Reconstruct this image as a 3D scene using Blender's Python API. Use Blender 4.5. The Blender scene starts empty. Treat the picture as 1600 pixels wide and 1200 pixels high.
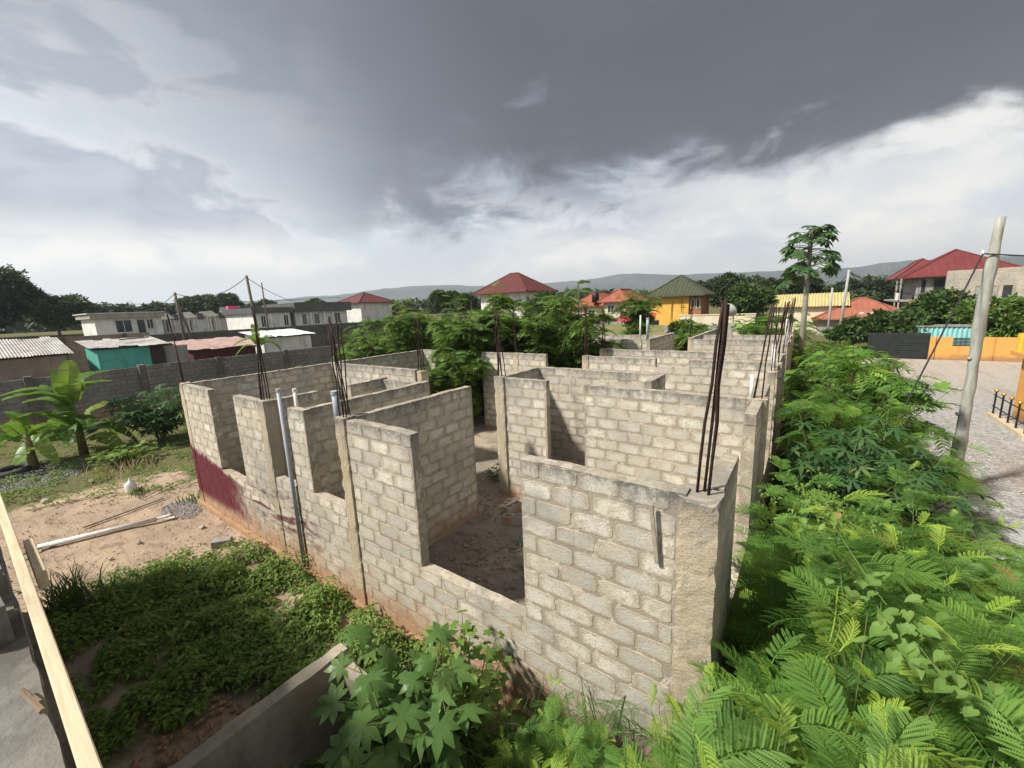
import bpy, bmesh, math, random
import numpy as np
from mathutils import Vector, Matrix, noise as mnoise
R = math.radians
rng = random.Random(7)
scene = bpy.context.scene
COL = scene.collection

# ------------------------------------------------------------------ camera
CAMZ = 5.1
cam_d = bpy.data.cameras.new("camera")
cam = bpy.data.objects.new("camera", cam_d)
COL.objects.link(cam)
cam_d.sensor_width = 36.0
cam_d.lens = 637.87 / 1600 * 36
cam_d.clip_start = 0.05
cam_d.clip_end = 20000
cam.matrix_world = Matrix(((0.81356599, -0.07502886, 0.5766117, 0),
                           (0.58002554, 0.17463134, -0.79565965, 0),
                           (-0.04099704, 0.98177114, 0.18559278, CAMZ),
                           (0, 0, 0, 1)))
scene.camera = cam

# ------------------------------------------------------------------ light
SUN_TO = Vector((-0.56, -0.74, 1.0)).normalized()      # direction towards the sun
sun_d = bpy.data.lights.new("sun", 'SUN')
sun = bpy.data.objects.new("sun", sun_d)
COL.objects.link(sun)
sun_d.energy = 3.4
sun_d.angle = R(5)
sun_d.color = (1.0, 0.95, 0.86)
sun.rotation_euler = SUN_TO.to_track_quat('Z', 'Y').to_euler()
vs = scene.view_settings
vs.view_transform = 'Standard'
vs.look = 'None'
vs.exposure = 1.1
vs.gamma = 1.0
vs.use_curve_mapping = False
scene.cycles.max_bounces = 6
scene.cycles.transparent_max_bounces = 8
scene.cycles.volume_bounces = 0
scene.cycles.use_denoising = True

# ------------------------------------------------------------------ node helper
class NT:
    def __init__(s, tree):
        s.t = tree; tree.nodes.clear()
    def n(s, kind, **kw):
        nd = s.t.nodes.new(kind)
        for k, v in kw.items(): setattr(nd, k, v)
        return nd
    def put(s, sock, v):
        if isinstance(v, bpy.types.NodeSocket): s.t.links.new(v, sock)
        elif v is not None:
            try:
                if hasattr(sock.default_value, '__len__') and not hasattr(v, '__len__'): v = (v,) * len(sock.default_value)
                if hasattr(sock.default_value, '__len__') and len(sock.default_value) == 4 and len(v) == 3: v = (*v, 1)
                sock.default_value = v
            except Exception: pass
    def pos(s): return s.n('ShaderNodeNewGeometry').outputs['Position']
    def math(s, op, a, b=None, c=None, clamp=False):
        nd = s.n('ShaderNodeMath', operation=op, use_clamp=clamp)
        for i, v in enumerate((a, b, c)):
            if v is not None: s.put(nd.inputs[i], v)
        return nd.outputs[0]
    def vmath(s, op, a, b=None):
        nd = s.n('ShaderNodeVectorMath', operation=op)
        s.put(nd.inputs[0], a)
        if b is not None: s.put(nd.inputs[1], b)
        return nd.outputs[0]
    def sep(s, v):
        nd = s.n('ShaderNodeSeparateXYZ'); s.put(nd.inputs[0], v); return nd.outputs
    def comb(s, x, y, z):
        nd = s.n('ShaderNodeCombineXYZ')
        for i, v in enumerate((x, y, z)): s.put(nd.inputs[i], v)
        return nd.outputs[0]
    def noise(s, vec, scale, detail=4, rough=0.55, dist=0.0, col=False):
        nd = s.n('ShaderNodeTexNoise'); s.put(nd.inputs['Vector'], vec)
        s.put(nd.inputs['Scale'], scale); s.put(nd.inputs['Detail'], detail); s.put(nd.inputs['Roughness'], rough); s.put(nd.inputs['Distortion'], dist)
        return nd.outputs['Color'] if col else nd.outputs['Fac']
    def voro(s, vec, scale, feature='F1', out='Distance', rnd=1.0):
        nd = s.n('ShaderNodeTexVoronoi', feature=feature); s.put(nd.inputs['Vector'], vec); s.put(nd.inputs['Scale'], scale); s.put(nd.inputs['Randomness'], rnd)
        return nd.outputs[out]
    def ss(s, v, a, b, lo=0.0, hi=1.0):
        nd = s.n('ShaderNodeMapRange', interpolation_type='SMOOTHSTEP')
        for k, x in zip(('Value', 'From Min', 'From Max', 'To Min', 'To Max'), (v, a, b, lo, hi)): s.put(nd.inputs[k], x)
        return nd.outputs[0]
    def mix(s, f, a, b, blend='MIX'):
        nd = s.n('ShaderNodeMix', data_type='RGBA', blend_type=blend)
        s.put(nd.inputs[0], f); s.put(nd.inputs[6], a); s.put(nd.inputs[7], b)
        return nd.outputs[2]
    def bump(s, h, strength=0.3, dist=0.02):
        nd = s.n('ShaderNodeBump'); s.put(nd.inputs['Height'], h); s.put(nd.inputs['Strength'], strength); s.put(nd.inputs['Distance'], dist)
        return nd.outputs[0]
    def rand(s):
        a = s.n('ShaderNodeObjectInfo').outputs['Random']; b = s.n('ShaderNodeNewGeometry').outputs['Random Per Island']
        return s.math('FRACT', s.math('ADD', a, b))
    def out(s, shader): s.t.links.new(shader, s.n('ShaderNodeOutputMaterial').outputs[0] if False else s.n('ShaderNodeOutputMaterial').inputs[0])
    def pbr(s, color, rough=0.9, bump=None, metal=0.0, spec=0.3, out=True):
        nd = s.n('ShaderNodeBsdfPrincipled')
        s.put(nd.inputs['Base Color'], color); s.put(nd.inputs['Roughness'], rough); s.put(nd.inputs['Metallic'], metal); s.put(nd.inputs['Specular IOR Level'], spec)
        if bump is not None: s.put(nd.inputs['Normal'], bump)
        if out: s.out(nd.outputs[0])
        return nd.outputs[0]

MATS = {}
def newmat(name):
    m = bpy.data.materials.new(name); m.use_nodes = True; MATS[name] = m
    return m, NT(m.node_tree)

def plain(name, c1, c2=None, scale=3.0, rough=0.85, bump=0.15, metal=0.0, spec=0.3, bscale=None, dirt=0.0, bdist=0.01, stretch=None):
    """mottled procedural surface: two tones by noise, fine relief, optional dirt streaks"""
    if name in MATS: return MATS[name]
    m, t = newmat(name)
    p = t.n('ShaderNodeTexCoord').outputs['Object'] if stretch else t.pos()
    if stretch: p = t.vmath('MULTIPLY', p, stretch)
    c2 = c2 or tuple(x * 0.7 for x in c1)
    f = t.noise(p, scale, 6, 0.62)
    c = t.mix(t.ss(f, 0.33, 0.68), c1, c2)
    if dirt:
        q = t.vmath('MULTIPLY', t.pos(), (1, 1, 0.25))
        d = t.noise(q, 1.7, 6, 0.7)
        c = t.mix(t.math('MULTIPLY', t.ss(d, 0.48, 0.7), dirt), c, (0.05, 0.042, 0.034))
    b = t.bump(t.noise(p, bscale or scale * 9, 5, 0.65), bump, bdist) if bump else None
    t.pbr(c, rough, b, metal, spec)
    return m

# ------------------------------------------------------------------ world: hazy sky under a heavy cloud deck
world = bpy.data.worlds.new("World"); scene.world = world; world.use_nodes = True
def build_world():
    t = NT(world.node_tree)
    sky = t.n('ShaderNodeTexSky', sky_type='NISHITA', sun_disc=False)
    sky.sun_elevation = math.asin(SUN_TO.z)
    sky.sun_rotation = math.atan2(SUN_TO.x, SUN_TO.y)
    sky.altitude = 60; sky.air_density = 1.2; sky.dust_density = 3.0; sky.ozone_density = 1.0
    d = t.n('ShaderNodeTexCoord').outputs['Generated']
    x, y, z = t.sep(d)[0:3]
    zc = t.math('MAXIMUM', z, 0.0)
    k = t.math('DIVIDE', 1.0, t.math('ADD', zc, 0.13))
    u = t.math('MULTIPLY', x, k); v = t.math('MULTIPLY', y, k)
    uv = t.comb(u, v, 0.0)
    # the cloud's own axes: ru to the right, rv away from the viewer
    ru = t.math('ADD', t.math('MULTIPLY', u, 0.81), t.math('MULTIPLY', v, 0.58))
    rv = t.math('ADD', t.math('MULTIPLY', u, -0.58), t.math('MULTIPLY', v, 0.81))
    dv = t.comb(x, y, t.math('MULTIPLY', z, 2.1))
    mid = t.noise(t.vmath('ADD', dv, (3.1, 7.7, 1.0)), 2.1, 5, 0.52, 0.35)
    fin = t.noise(t.vmath('ADD', dv, (9.0, 2.0, 4.0)), 5.5, 7, 0.58, 0.5)
    soft = t.noise(t.vmath('ADD', uv, (1.0, 4.0, 2.0)), 0.45, 3, 0.5, 0.2)
    veil = t.math('MAXIMUM', t.ss(mid, 0.30, 0.6, 0.8, 1.0), t.ss(z, 0.30, 0.05))
    puff = t.math('ADD', t.math('MULTIPLY', mid, 0.45), t.math('MULTIPLY', fin, 0.55))
    white = t.mix(t.ss(puff, 0.44, 0.60), (3.9, 4.15, 4.45), (5.9, 5.65, 5.2))
    white = t.mix(t.ss(z, 0.13, 0.02), white, (5.0, 4.95, 4.75))
    thin = t.vmath('MULTIPLY', sky.outputs[0], (0.5, 0.5, 0.5))
    c = t.mix(veil, thin, white)
    # ragged blue-grey cloud below and beside the bank
    g = t.math('ADD', t.math('MULTIPLY', mid, 0.6), t.math('MULTIPLY', fin, 0.4))
    low = t.math('MULTIPLY', t.ss(z, 0.10, 0.20), t.ss(ru, 2.0, 0.3, 0.35, 1.0))
    gm = t.math('MULTIPLY', t.ss(g, 0.475, 0.535), low)
    c = t.mix(t.math('MULTIPLY', gm, 0.88), c, t.mix(t.ss(fin, 0.35, 0.65), (1.45, 1.75, 2.25), (2.3, 2.6, 3.05)))
    # the heavy dark bank ahead and overhead
    wob = t.math('ADD', t.math('MULTIPLY', t.math('SUBTRACT', mid, 0.5), 3.0), t.math('MULTIPLY', t.math('SUBTRACT', fin, 0.5), 2.6))
    ev = t.math('ADD', rv, wob); eu = t.math('ADD', ru, t.math('MULTIPLY', t.math('SUBTRACT', soft, 0.5), 1.1))
    far = t.ss(t.math('ADD', ev, t.math('MULTIPLY', t.math('MAXIMUM', t.math('SUBTRACT', ru, 0.7), 0.0), 0.62)), 3.10, 2.30)
    left = t.ss(eu, -1.75, -0.35)
    dm = t.math('MULTIPLY', t.math('MULTIPLY', far, left), t.math('MULTIPLY', t.ss(ru, 3.8, 1.9), t.ss(t.math('ADD', rv, t.math('MULTIPLY', soft, 0.8)), -0.7, 0.9)))
    core = t.math('MULTIPLY', t.math('MULTIPLY', t.ss(eu, -1.1, 0.1), t.ss(eu, 3.0, 1.1, 0.35, 1.0)), t.ss(ev, 2.8, 1.9))
    dark = t.mix(core, (1.20, 1.36, 1.66), (0.38, 0.43, 0.53))
    dark = t.mix(t.math('MULTIPLY', t.ss(t.math('ADD', t.math('MULTIPLY', soft, 0.6), t.math('MULTIPLY', mid, 0.4)), 0.42, 0.62), 0.45), dark, (0.72, 0.79, 0.93))
    c = t.mix(dm, c, dark)
    bg = t.n('ShaderNodeBackground'); t.put(bg.inputs[0], c); bg.inputs[1].default_value = 0.1
    t.t.links.new(bg.outputs[0], t.n('ShaderNodeOutputWorld').inputs[0])
build_world()

# ------------------------------------------------------------------ object helpers
def link(o, parent=None):
    COL.objects.link(o)
    if parent is not None: o.parent = parent
    return o
def tag(o, label=None, cat=None, group=None, kind=None):
    if label: o['label'] = label
    if cat: o['category'] = cat
    if group: o['group'] = group
    if kind: o['kind'] = kind
    return o
def empty(name, loc=(0, 0, 0), rz=0.0, label=None, cat=None, group=None):
    o = bpy.data.objects.new(name, None); o.empty_display_size = 0.2
    o.location = loc; o.rotation_euler = (0, 0, rz)
    link(o); return tag(o, label, cat, group)
def mesh_np(name, V, F, mats, smooth=False, midx=None, attr=None):
    """V (n,3) array, F list/array of faces of one size (m,k)"""
    V = np.asarray(V, dtype=np.float32).reshape(-1, 3); F = np.asarray(F, dtype=np.int32)
    me = bpy.data.meshes.new(name); m, k = F.shape
    me.vertices.add(len(V)); me.vertices.foreach_set('co', V.ravel())
    me.loops.add(m * k); me.loops.foreach_set('vertex_index', F.ravel())
    me.polygons.add(m); me.polygons.foreach_set('loop_start', np.arange(0, m * k, k, dtype=np.int32))
    if midx is not None: me.polygons.foreach_set('material_index', np.asarray(midx, dtype=np.int32))
    me.polygons.foreach_set('use_smooth', np.full(m, bool(smooth)))
    for mt in (mats if isinstance(mats, (list, tuple)) else [mats]): me.materials.append(mt)
    me.update(calc_edges=True); me.validate()
    return me
class MB:
    """collects simple shapes and builds one mesh object"""
    def __init__(s): s.v = []; s.f = []
    def add(s, V, F):
        o = len(s.v); s.v += [tuple(p) for p in V]; s.f += [tuple(i + o for i in f) for f in F]; return s
    def box(s, x0, y0, z0, x1, y1, z1, rz=0.0, c=None):
        P = [(x0, y0, z0), (x1, y0, z0), (x1, y1, z0), (x0, y1, z0), (x0, y0, z1), (x1, y0, z1), (x1, y1, z1), (x0, y1, z1)]
        return s.add(P, [(3, 2, 1, 0), (4, 5, 6, 7), (0, 1, 5, 4), (1, 2, 6, 5), (2, 3, 7, 6), (3, 0, 4, 7)])
    def bar(s, a, b, w, h):
        """rectangular bar between two points, w sideways and h upwards"""
        a, b = Vector(a), Vector(b); d = (b - a).normalized()
        up = Vector((0, 0, 1)) if abs(d.z) < 0.95 else Vector((0, 1, 0))
        sx = d.cross(up).normalized() * w / 2; uz = sx.cross(d).normalized() * h / 2
        P = [a - sx - uz, a + sx - uz, a + sx + uz, a - sx + uz, b - sx - uz, b + sx - uz, b + sx + uz, b - sx + uz]
        return s.add(P, [(0, 1, 2, 3), (7, 6, 5, 4), (0, 4, 5, 1), (1, 5, 6, 2), (2, 6, 7, 3), (3, 7, 4, 0)])
    def tube(s, pts, radii, n=8, cap=True, squash=1.0):
        pts = [Vector(p) for p in pts]
        if not hasattr(radii, '__len__'): radii = [radii] * len(pts)
        rings = []; prev = None
        for i, p in enumerate(pts):
            d = (pts[min(i + 1, len(pts) - 1)] - pts[max(i - 1, 0)]).normalized()
            if prev is None:
                a = d.orthogonal().normalized()
            else:
                a = (prev - d * prev.dot(d)).normalized()
            prev = a; b = d.cross(a)
            rings.append([p + (a * math.cos(2 * math.pi * k / n) + b * math.sin(2 * math.pi * k / n) * squash) * radii[i] for k in range(n)])
        V = [q for r in rings for q in r]; F = []
        for i in range(len(pts) - 1):
            for k in range(n):
                F.append((i * n + k, i * n + (k + 1) % n, (i + 1) * n + (k + 1) % n, (i + 1) * n + k))
        if cap:
            F.append(tuple(range(n - 1, -1, -1))); F.append(tuple((len(pts) - 1) * n + k for k in range(n)))
        return s.add(V, F)
    def rough(s, amt, scale=3.0, seed=0.0):
        for i, p in enumerate(s.v):
            q = Vector(p); d = mnoise.noise_vector(q * scale + Vector((seed, seed * 2, 0)))
            s.v[i] = tuple(q + d * amt)
        return s
    def mesh(s, name, mat, smooth=False):
        me = bpy.data.meshes.new(name); me.from_pydata(s.v, [], s.f)
        for m in (mat if isinstance(mat, (list, tuple)) else [mat]): me.materials.append(m)
        if smooth: me.polygons.foreach_set('use_smooth', [True] * len(me.polygons))
        me.update(); return me
    def build(s, name, mat, parent=None, smooth=False, bevel=0.0):
        o = bpy.data.objects.new(name, s.mesh(name, mat, smooth)); link(o, parent)
        if bevel:
            bm = bmesh.new(); bm.from_mesh(o.data)
            bmesh.ops.bevel(bm, geom=list(bm.edges), offset=bevel, segments=1, affect='EDGES'); bm.to_mesh(o.data); bm.free()
        return o
def subdivided_box(x0, y0, z0, x1, y1, z1, step, amt, scale=4.0, seed=0.0, edge=0.0):
    """a box cut into a grid with uneven faces"""
    bm = bmesh.new()
    def grid(o, a, b):
        na = max(1, int(a.length / step)); nb = max(1, int(b.length / step))
        vs_ = [[bm.verts.new(o + a * i / na + b * j / nb) for j in range(nb + 1)] for i in range(na + 1)]
        for i in range(na):
            for j in range(nb): bm.faces.new((vs_[i][j], vs_[i + 1][j], vs_[i + 1][j + 1], vs_[i][j + 1]))
    V = Vector; dx, dy, dz = V((x1 - x0, 0, 0)), V((0, y1 - y0, 0)), V((0, 0, z1 - z0))
    grid(V((x0, y0, z0)), dx, dz); grid(V((x1, y1, z0)), -dx, dz); grid(V((x0, y1, z0)), -dy, dz); grid(V((x1, y0, z0)), dy, dz)
    grid(V((x0, y0, z1)), dx, dy); grid(V((x0, y1, z0)), dx, -dy)
    bmesh.ops.remove_doubles(bm, verts=bm.verts, dist=1e-4)
    c = V(((x0 + x1) / 2, (y0 + y1) / 2, (z0 + z1) / 2))
    for v in bm.verts:
        q = v.co.copy(); d = mnoise.noise_vector(q * scale + V((seed, 0, seed))); d2 = mnoise.noise_vector(q * scale * 3.3 + V((0, seed, seed)))
        on = sum((abs(q.x - x0) < 1e-4 or abs(q.x - x1) < 1e-4, abs(q.y - y0) < 1e-4 or abs(q.y - y1) < 1e-4, abs(q.z - z0) < 1e-4 or abs(q.z - z1) < 1e-4))
        v.co = q + d * amt + d2 * amt * 0.5
        if on >= 2 and edge:
            pull = edge * max(0.0, 0.35 + mnoise.noise(q * 7 + V((seed, 3, 1))))
            dd = c - q
            if abs(q.x - x0) < 1e-4 or abs(q.x - x1) < 1e-4: v.co.x += math.copysign(pull, dd.x)
            if abs(q.y - y0) < 1e-4 or abs(q.y - y1) < 1e-4: v.co.y += math.copysign(pull, dd.y)
            if abs(q.z - z1) < 1e-4: v.co.z -= pull
    return bm
def bm_obj(bm, name, mat, parent=None, smooth=False):
    me = bpy.data.meshes.new(name); bm.to_mesh(me); bm.free()
    for m in (mat if isinstance(mat, (list, tuple)) else [mat]): me.materials.append(m)
    if smooth: me.polygons.foreach_set('use_smooth', [True] * len(me.polygons))
    return link(bpy.data.objects.new(name, me), parent)
# ================================================================== materials of the block house
TOP = 3.45
def masonry(name, c1, c2, smear, bscale, bstr, zt=TOP, soil=True, paint=False, stain=0.85, rim=False):
    m, t = newmat(name)
    p = t.pos(); x, y, z = t.sep(p)[0:3]
    r = t.rand()
    c = t.mix(r, c1, c2)
    c = t.mix(t.math('MULTIPLY', t.ss(t.noise(p, 1.1, 3, 0.5), 0.42, 0.62), 0.45), c, tuple(a * 0.74 for a in c2))
    if rim:    # mortar dragged over the arrises of the blocks
        at = t.n('ShaderNodeAttribute'); at.attribute_name = 'rim'
        rn = t.math('ADD', t.math('MULTIPLY', t.noise(p, 11, 5, 0.65), 0.75), t.math('MULTIPLY', t.noise(p, 38, 4, 0.7), 0.45))
        rf = t.ss(t.math('ADD', at.outputs['Fac'], t.math('MULTIPLY', t.math('SUBTRACT', rn, 0.6), 1.5)), 0.66, 0.98)
        c = t.mix(t.math('MULTIPLY', rf, 0.95), c, t.mix(t.noise(p, 9, 4, 0.6), (0.385, 0.33, 0.248), (0.45, 0.395, 0.305)))
    if smear is not None:
        c = t.mix(t.math('MULTIPLY', t.ss(t.noise(p, 4.6, 8, 0.74, 0.6), 0.52, 0.585), 0.9), c, t.mix(t.noise(p, 9, 4, 0.6), smear, tuple(a * 1.35 for a in smear)))
    # long damp streaks running down from the top
    stq = t.noise(t.vmath('MULTIPLY', p, (1, 1, 0.12)), 5.0, 5, 0.65)
    c = t.mix(t.math('MULTIPLY', t.math('MULTIPLY', t.ss(stq, 0.55, 0.72), t.ss(z, zt - 1.9, zt - 0.2)), 0.55), c, (0.17, 0.165, 0.15))
    c = t.mix(t.math('MULTIPLY', t.ss(t.noise(p, 0.8, 5, 0.6), 0.50, 0.66), 0.5), c, (0.27, 0.262, 0.238))
    fine = t.noise(p, 55, 5, 0.75)
    c = t.mix(t.math('MULTIPLY', t.ss(fine, 0.455, 0.36), 0.75), c, tuple(a * 0.42 for a in c2))
    c = t.mix(t.math('MULTIPLY', t.ss(fine, 0.60, 0.75), 0.5), c, tuple(min(1, a * 1.4) for a in c1))
    if soil:   # red earth splashed up the foot of the walls
        s_ = t.math('ADD', z, t.math('MULTIPLY', t.noise(p, 1.9, 5, 0.6), -1.5))
        c = t.mix(t.math('MULTIPLY', t.ss(s_, 0.12, -0.55), 0.8), c, (0.36, 0.20, 0.105))
    if stain:  # black weather growth on the top course
        s_ = t.math('ADD', t.math('SUBTRACT', zt, z), t.math('MULTIPLY', t.noise(t.vmath('MULTIPLY', p, (1, 1, 0.35)), 2.6, 6, 0.7), 0.62))
        nz = t.math('ABSOLUTE', t.sep(t.n('ShaderNodeNewGeometry').outputs['True Normal'])[2])
        f = t.math('MULTIPLY', t.math('MULTIPLY', t.ss(s_, 0.60, 0.24), t.ss(nz, 0.9, 0.4, 0.25, 1.0)), t.ss(t.noise(p, 14, 5, 0.7), 0.36, 0.56, 0.35, 1.0))
        c = t.mix(t.math('MULTIPLY', f, stain), c, (0.085, 0.088, 0.088))
    if paint:  # maroon paint left on the corner of the front wall
        n1 = t.noise(p, 3.0, 5, 0.65)
        fr = t.math('LESS_THAN', y, 3.66)
        e = t.math('ADD', z, t.math('MULTIPLY', n1, 0.5))
        zl = t.math('ADD', 1.95, t.math('MULTIPLY', t.math('ADD', x, 13.5), -0.16))
        a = t.math('MULTIPLY', t.ss(t.math('SUBTRACT', e, zl), 0.10, -0.06), t.ss(t.math('ADD', x, t.math('MULTIPLY', n1, 1.6)), -9.1, -10.4))
        a = t.math('MULTIPLY', a, t.ss(z, 0.18, 0.5))
        q = t.noise(t.vmath('MULTIPLY', p, (0.7, 1, 3.5)), 2.2, 4, 0.6)
        b = t.math('MULTIPLY', t.ss(q, 0.46, 0.62), t.math('MULTIPLY', t.ss(x, -10.6, -9.9), t.ss(x, -6.7, -7.6)))
        b = t.math('MULTIPLY', b, t.math('MULTIPLY', t.ss(z, 0.5, 0.8), t.ss(z, 1.75, 1.3)))
        pm = t.math('MULTIPLY', t.math('MAXIMUM', a, t.math('MULTIPLY', b, 0.9)), fr)
        pm = t.math('MULTIPLY', pm, t.ss(t.noise(p, 24, 5, 0.75), 0.26, 0.36))
        c = t.mix(pm, c, t.mix(n1, (0.085, 0.017, 0.024), (0.14, 0.034, 0.042)))
    h = t.math('ADD', t.math('MULTIPLY', t.noise(p, bscale, 6, 0.75), 1.0), t.math('MULTIPLY', t.noise(p, 14, 4, 0.6), 0.35))
    t.pbr(c, 0.95, t.bump(h, bstr, 0.02), 0.0, 0.15)
    return m
M_BLOCK = masonry('sandcrete block', (0.69, 0.645, 0.545), (0.47, 0.445, 0.38), (0.42, 0.365, 0.28), 70, 0.55, paint=True, rim=True)
M_MORTAR = masonry('sand mortar', (0.40, 0.345, 0.26), (0.35, 0.305, 0.235), (0.48, 0.425, 0.335), 45, 0.55, paint=True)
M_COLUMN = masonry('site cast concrete', (0.56, 0.455, 0.305), (0.47, 0.40, 0.295), (0.38, 0.335, 0.26), 38, 0.8, paint=True)
M_GBLOCK = masonry('grey block', (0.27, 0.255, 0.225), (0.20, 0.19, 0.17), (0.17, 0.15, 0.125), 60, 0.5, zt=2.75, stain=0.9)
M_GMORT = masonry('grey mortar', (0.155, 0.135, 0.11), (0.13, 0.115, 0.095), None, 45, 0.7, zt=2.75, stain=0.9)
M_REBAR = plain('rusted rebar', (0.060, 0.030, 0.021), (0.026, 0.018, 0.016), 30, 0.75, 0.4, 0.4, bscale=160, bdist=0.004)
M_PVC = plain('grey pvc', (0.30, 0.33, 0.36), (0.36, 0.38, 0.40), 6, 0.45, 0.05)
M_PVCW = plain('white pvc', (0.72, 0.72, 0.69), (0.55, 0.54, 0.50), 8, 0.45, 0.05)
def floor_mat():
    m, t = newmat('dusty concrete floor')
    p = t.pos()
    a = t.noise(p, 0.8, 6, 0.62, 0.4); b = t.noise(p, 4.0, 6, 0.7)
    c = t.mix(t.ss(a, 0.38, 0.62), (0.40, 0.32, 0.24), (0.25, 0.21, 0.17))
    c = t.mix(t.math('MULTIPLY', t.ss(b, 0.5, 0.68), 0.7), c, (0.10, 0.085, 0.07))
    c = t.mix(t.ss(t.noise(p, 40, 5, 0.8), 0.58, 0.7), c, (0.42, 0.37, 0.30))
    t.pbr(c, 0.95, t.bump(t.noise(p, 25, 7, 0.75), 0.7, 0.04), 0, 0.15)
    return m
M_FLOOR = floor_mat()

# ================================================================== blocks
COURSE, BLEN, THICK = 0.225, 0.455, 0.15
def block_variant(seed):
    """an eroded block of unit size (1 x 1 x 1, centred): uneven rounded outline, proud on both faces"""
    r = random.Random(seed); n = 12; V = []; F = []
    out = []
    for k in range(n):
        a = 2 * math.pi * (k + 0.5) / n
        ca, sa = math.cos(a), math.sin(a); e = 0.34
        x = math.copysign(abs(ca) ** e, ca) * 0.5; z = math.copysign(abs(sa) ** e, sa) * 0.5
        out.append((x * r.uniform(0.95, 1.02), z * r.uniform(0.90, 1.03)))
    dep = [(-0.5 - 0.012, 0.93), (-0.5 + 0.035, 1.0), (0.5 - 0.035, 1.0), (0.5 + 0.012, 0.93)]
    for d, s in dep:
        for (x, z) in out:
            kx = 1 - (1 - s) * 0.45
            V.append((x * kx, d + r.uniform(-0.014, 0.010), z * s))
    for i in range(3):
        for k in range(n):
            F.append((i * n + k, i * n + (k + 1) % n, (i + 1) * n + (k + 1) % n, (i + 1) * n + k))
    cf = len(V); V.append((0, -0.518, 0)); V.append((0, 0.518, 0))
    for k in range(n):
        F.append((cf, (k + 1) % n, k)); F.append((cf + 1, 3 * n + k, 3 * n + (k + 1) % n))
    return V, F
BV = [block_variant(s) for s in range(12)]
def block_meshes(mat):
    out = []
    for V, F in BV:
        me = bpy.data.meshes.new('block'); me.from_pydata(V, [], F); me.materials.append(mat); me.update(); at = me.attributes.new('rim', 'FLOAT', 'POINT'); at.data.foreach_set('value', [1.0] * 48 + [0.0, 0.0]); out.append(me)
    return out
def join_blocks(name, items, mat, parent):
    """items: (variant, matrix) -> one mesh"""
    mb = MB()
    for k, M in items:
        mb.add([M @ Vector(v) for v in BV[k][0]], BV[k][1])
    o = mb.build(name, mat, parent); o['kind'] = 'stuff'
    at = o.data.attributes.new('rim', 'FLOAT', 'POINT'); at.data.foreach_set('value', ([1.0] * 48 + [0.0, 0.0]) * len(items)); return o

class BlockWall:
    """lays courses of blocks and the mortar core behind them"""
    def __init__(s): s.items = []; s.cores = []
    def wall(s, axis, c, a0, a1, z0, z1, holes=(), core_mat=None, parent=None, step=0.0, thick=THICK, tuck=(0.012, 0.012)):
        """axis 'x': runs along x at y=c; 'y': runs along y at x=c. holes: (b0, b1, sill)"""
        mb = MB(); r = random.Random(int((c * 13 + a0 * 7 + 1000) * 100)); h = thick / 2 - 0.002
        cuts = sorted(holes); segs = []; cur = a0
        for b0, b1, sz in cuts:
            if b0 > cur: segs.append((cur, b0, z1))
            segs.append((max(b0, a0), b1, sz)); cur = b1
        if cur < a1: segs.append((cur, a1, z1))
        for (b0, b1, zt) in segs:
            e0 = -tuck[0] if b0 <= a0 + 1e-6 else (0.008 if zt >= z1 else -0.01)
            e1 = -tuck[1] if b1 >= a1 - 1e-6 else (0.008 if zt >= z1 else -0.01)
            L0, L1 = b0 + e0, b1 - e1
            if zt < z0 + 0.05: continue
            n = max(2, int((L1 - L0) / 0.16)); tops = [zt - 0.012 + r.uniform(-0.010, 0.008) for _ in range(n + 1)]
            V = []; F = []
            for i in range(n + 1):
                u = L0 + (L1 - L0) * i / n
                for (d, zz) in ((-h, z0), (-h, tops[i]), (h, tops[i] + r.uniform(-0.006, 0.006)), (h, z0)):
                    V.append((u, c + d, zz) if axis == 'x' else (c - d, u, zz))
            for i in range(n):
                for k in range(4): F.append((i * 4 + k, (i + 1) * 4 + k, (i + 1) * 4 + (k + 1) % 4, i * 4 + (k + 1) % 4))
            F.append((0, 1, 2, 3)); F.append((n * 4 + 3, n * 4 + 2, n * 4 + 1, n * 4))
            mb.add(V, F)
        bm = bmesh.new(); o = mb.build('wall', core_mat, parent)
        bm.from_mesh(o.data); bmesh.ops.recalc_face_normals(bm, faces=bm.faces); bm.to_mesh(o.data); bm.free()
        # courses, counted down from the top so that the top course is whole
        nk = int(math.ceil((z1 - z0) / COURSE))
        for k in range(nk):
            zt = z1 - k * COURSE; zb = zt - COURSE
            if zb < z0 - 0.12: break
            zm = (zt + zb) / 2
            live = []; cur = a0
            for b0, b1, sz in cuts:
                if zm > sz:
                    if b0 > cur: live.append((cur, b0))
                    cur = b1
            if cur < a1: live.append((cur, a1))
            off = (0.5 if k % 2 else 0.0) * BLEN + r.uniform(-0.05, 0.05)
            for (b0, b1) in live:
                u = b0 - BLEN + (off - b0) % BLEN
                while u < b1:
                    l0, l1 = max(u, b0), min(u + BLEN, b1)
                    if l1 - l0 > 0.10:
                        L = l1 - l0 - r.uniform(0.006, 0.022); H = COURSE - r.uniform(0.006, 0.024)
                        e = 0.0
                        if l0 == b0: e = r.uniform(-0.006, 0.016)
                        if l1 == b1: e = -r.uniform(-0.006, 0.016)
                        um = (l0 + l1) / 2 + e; zc = zm + r.uniform(-0.008, 0.008)
                        M = Matrix.Translation((um, c, zc) if axis == 'x' else (c, um, zc))
                        if axis == 'y': M = M @ Matrix.Rotation(-math.pi / 2, 4, 'Z')
                        M = M @ Matrix.Rotation(r.uniform(-0.012, 0.012), 4, 'Y') @ Matrix.Diagonal((L, thick * r.uniform(0.978, 1.012), H, 1))
                        s.items.append((r.randrange(12), M, o, axis))
                    u += BLEN
        return o

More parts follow.
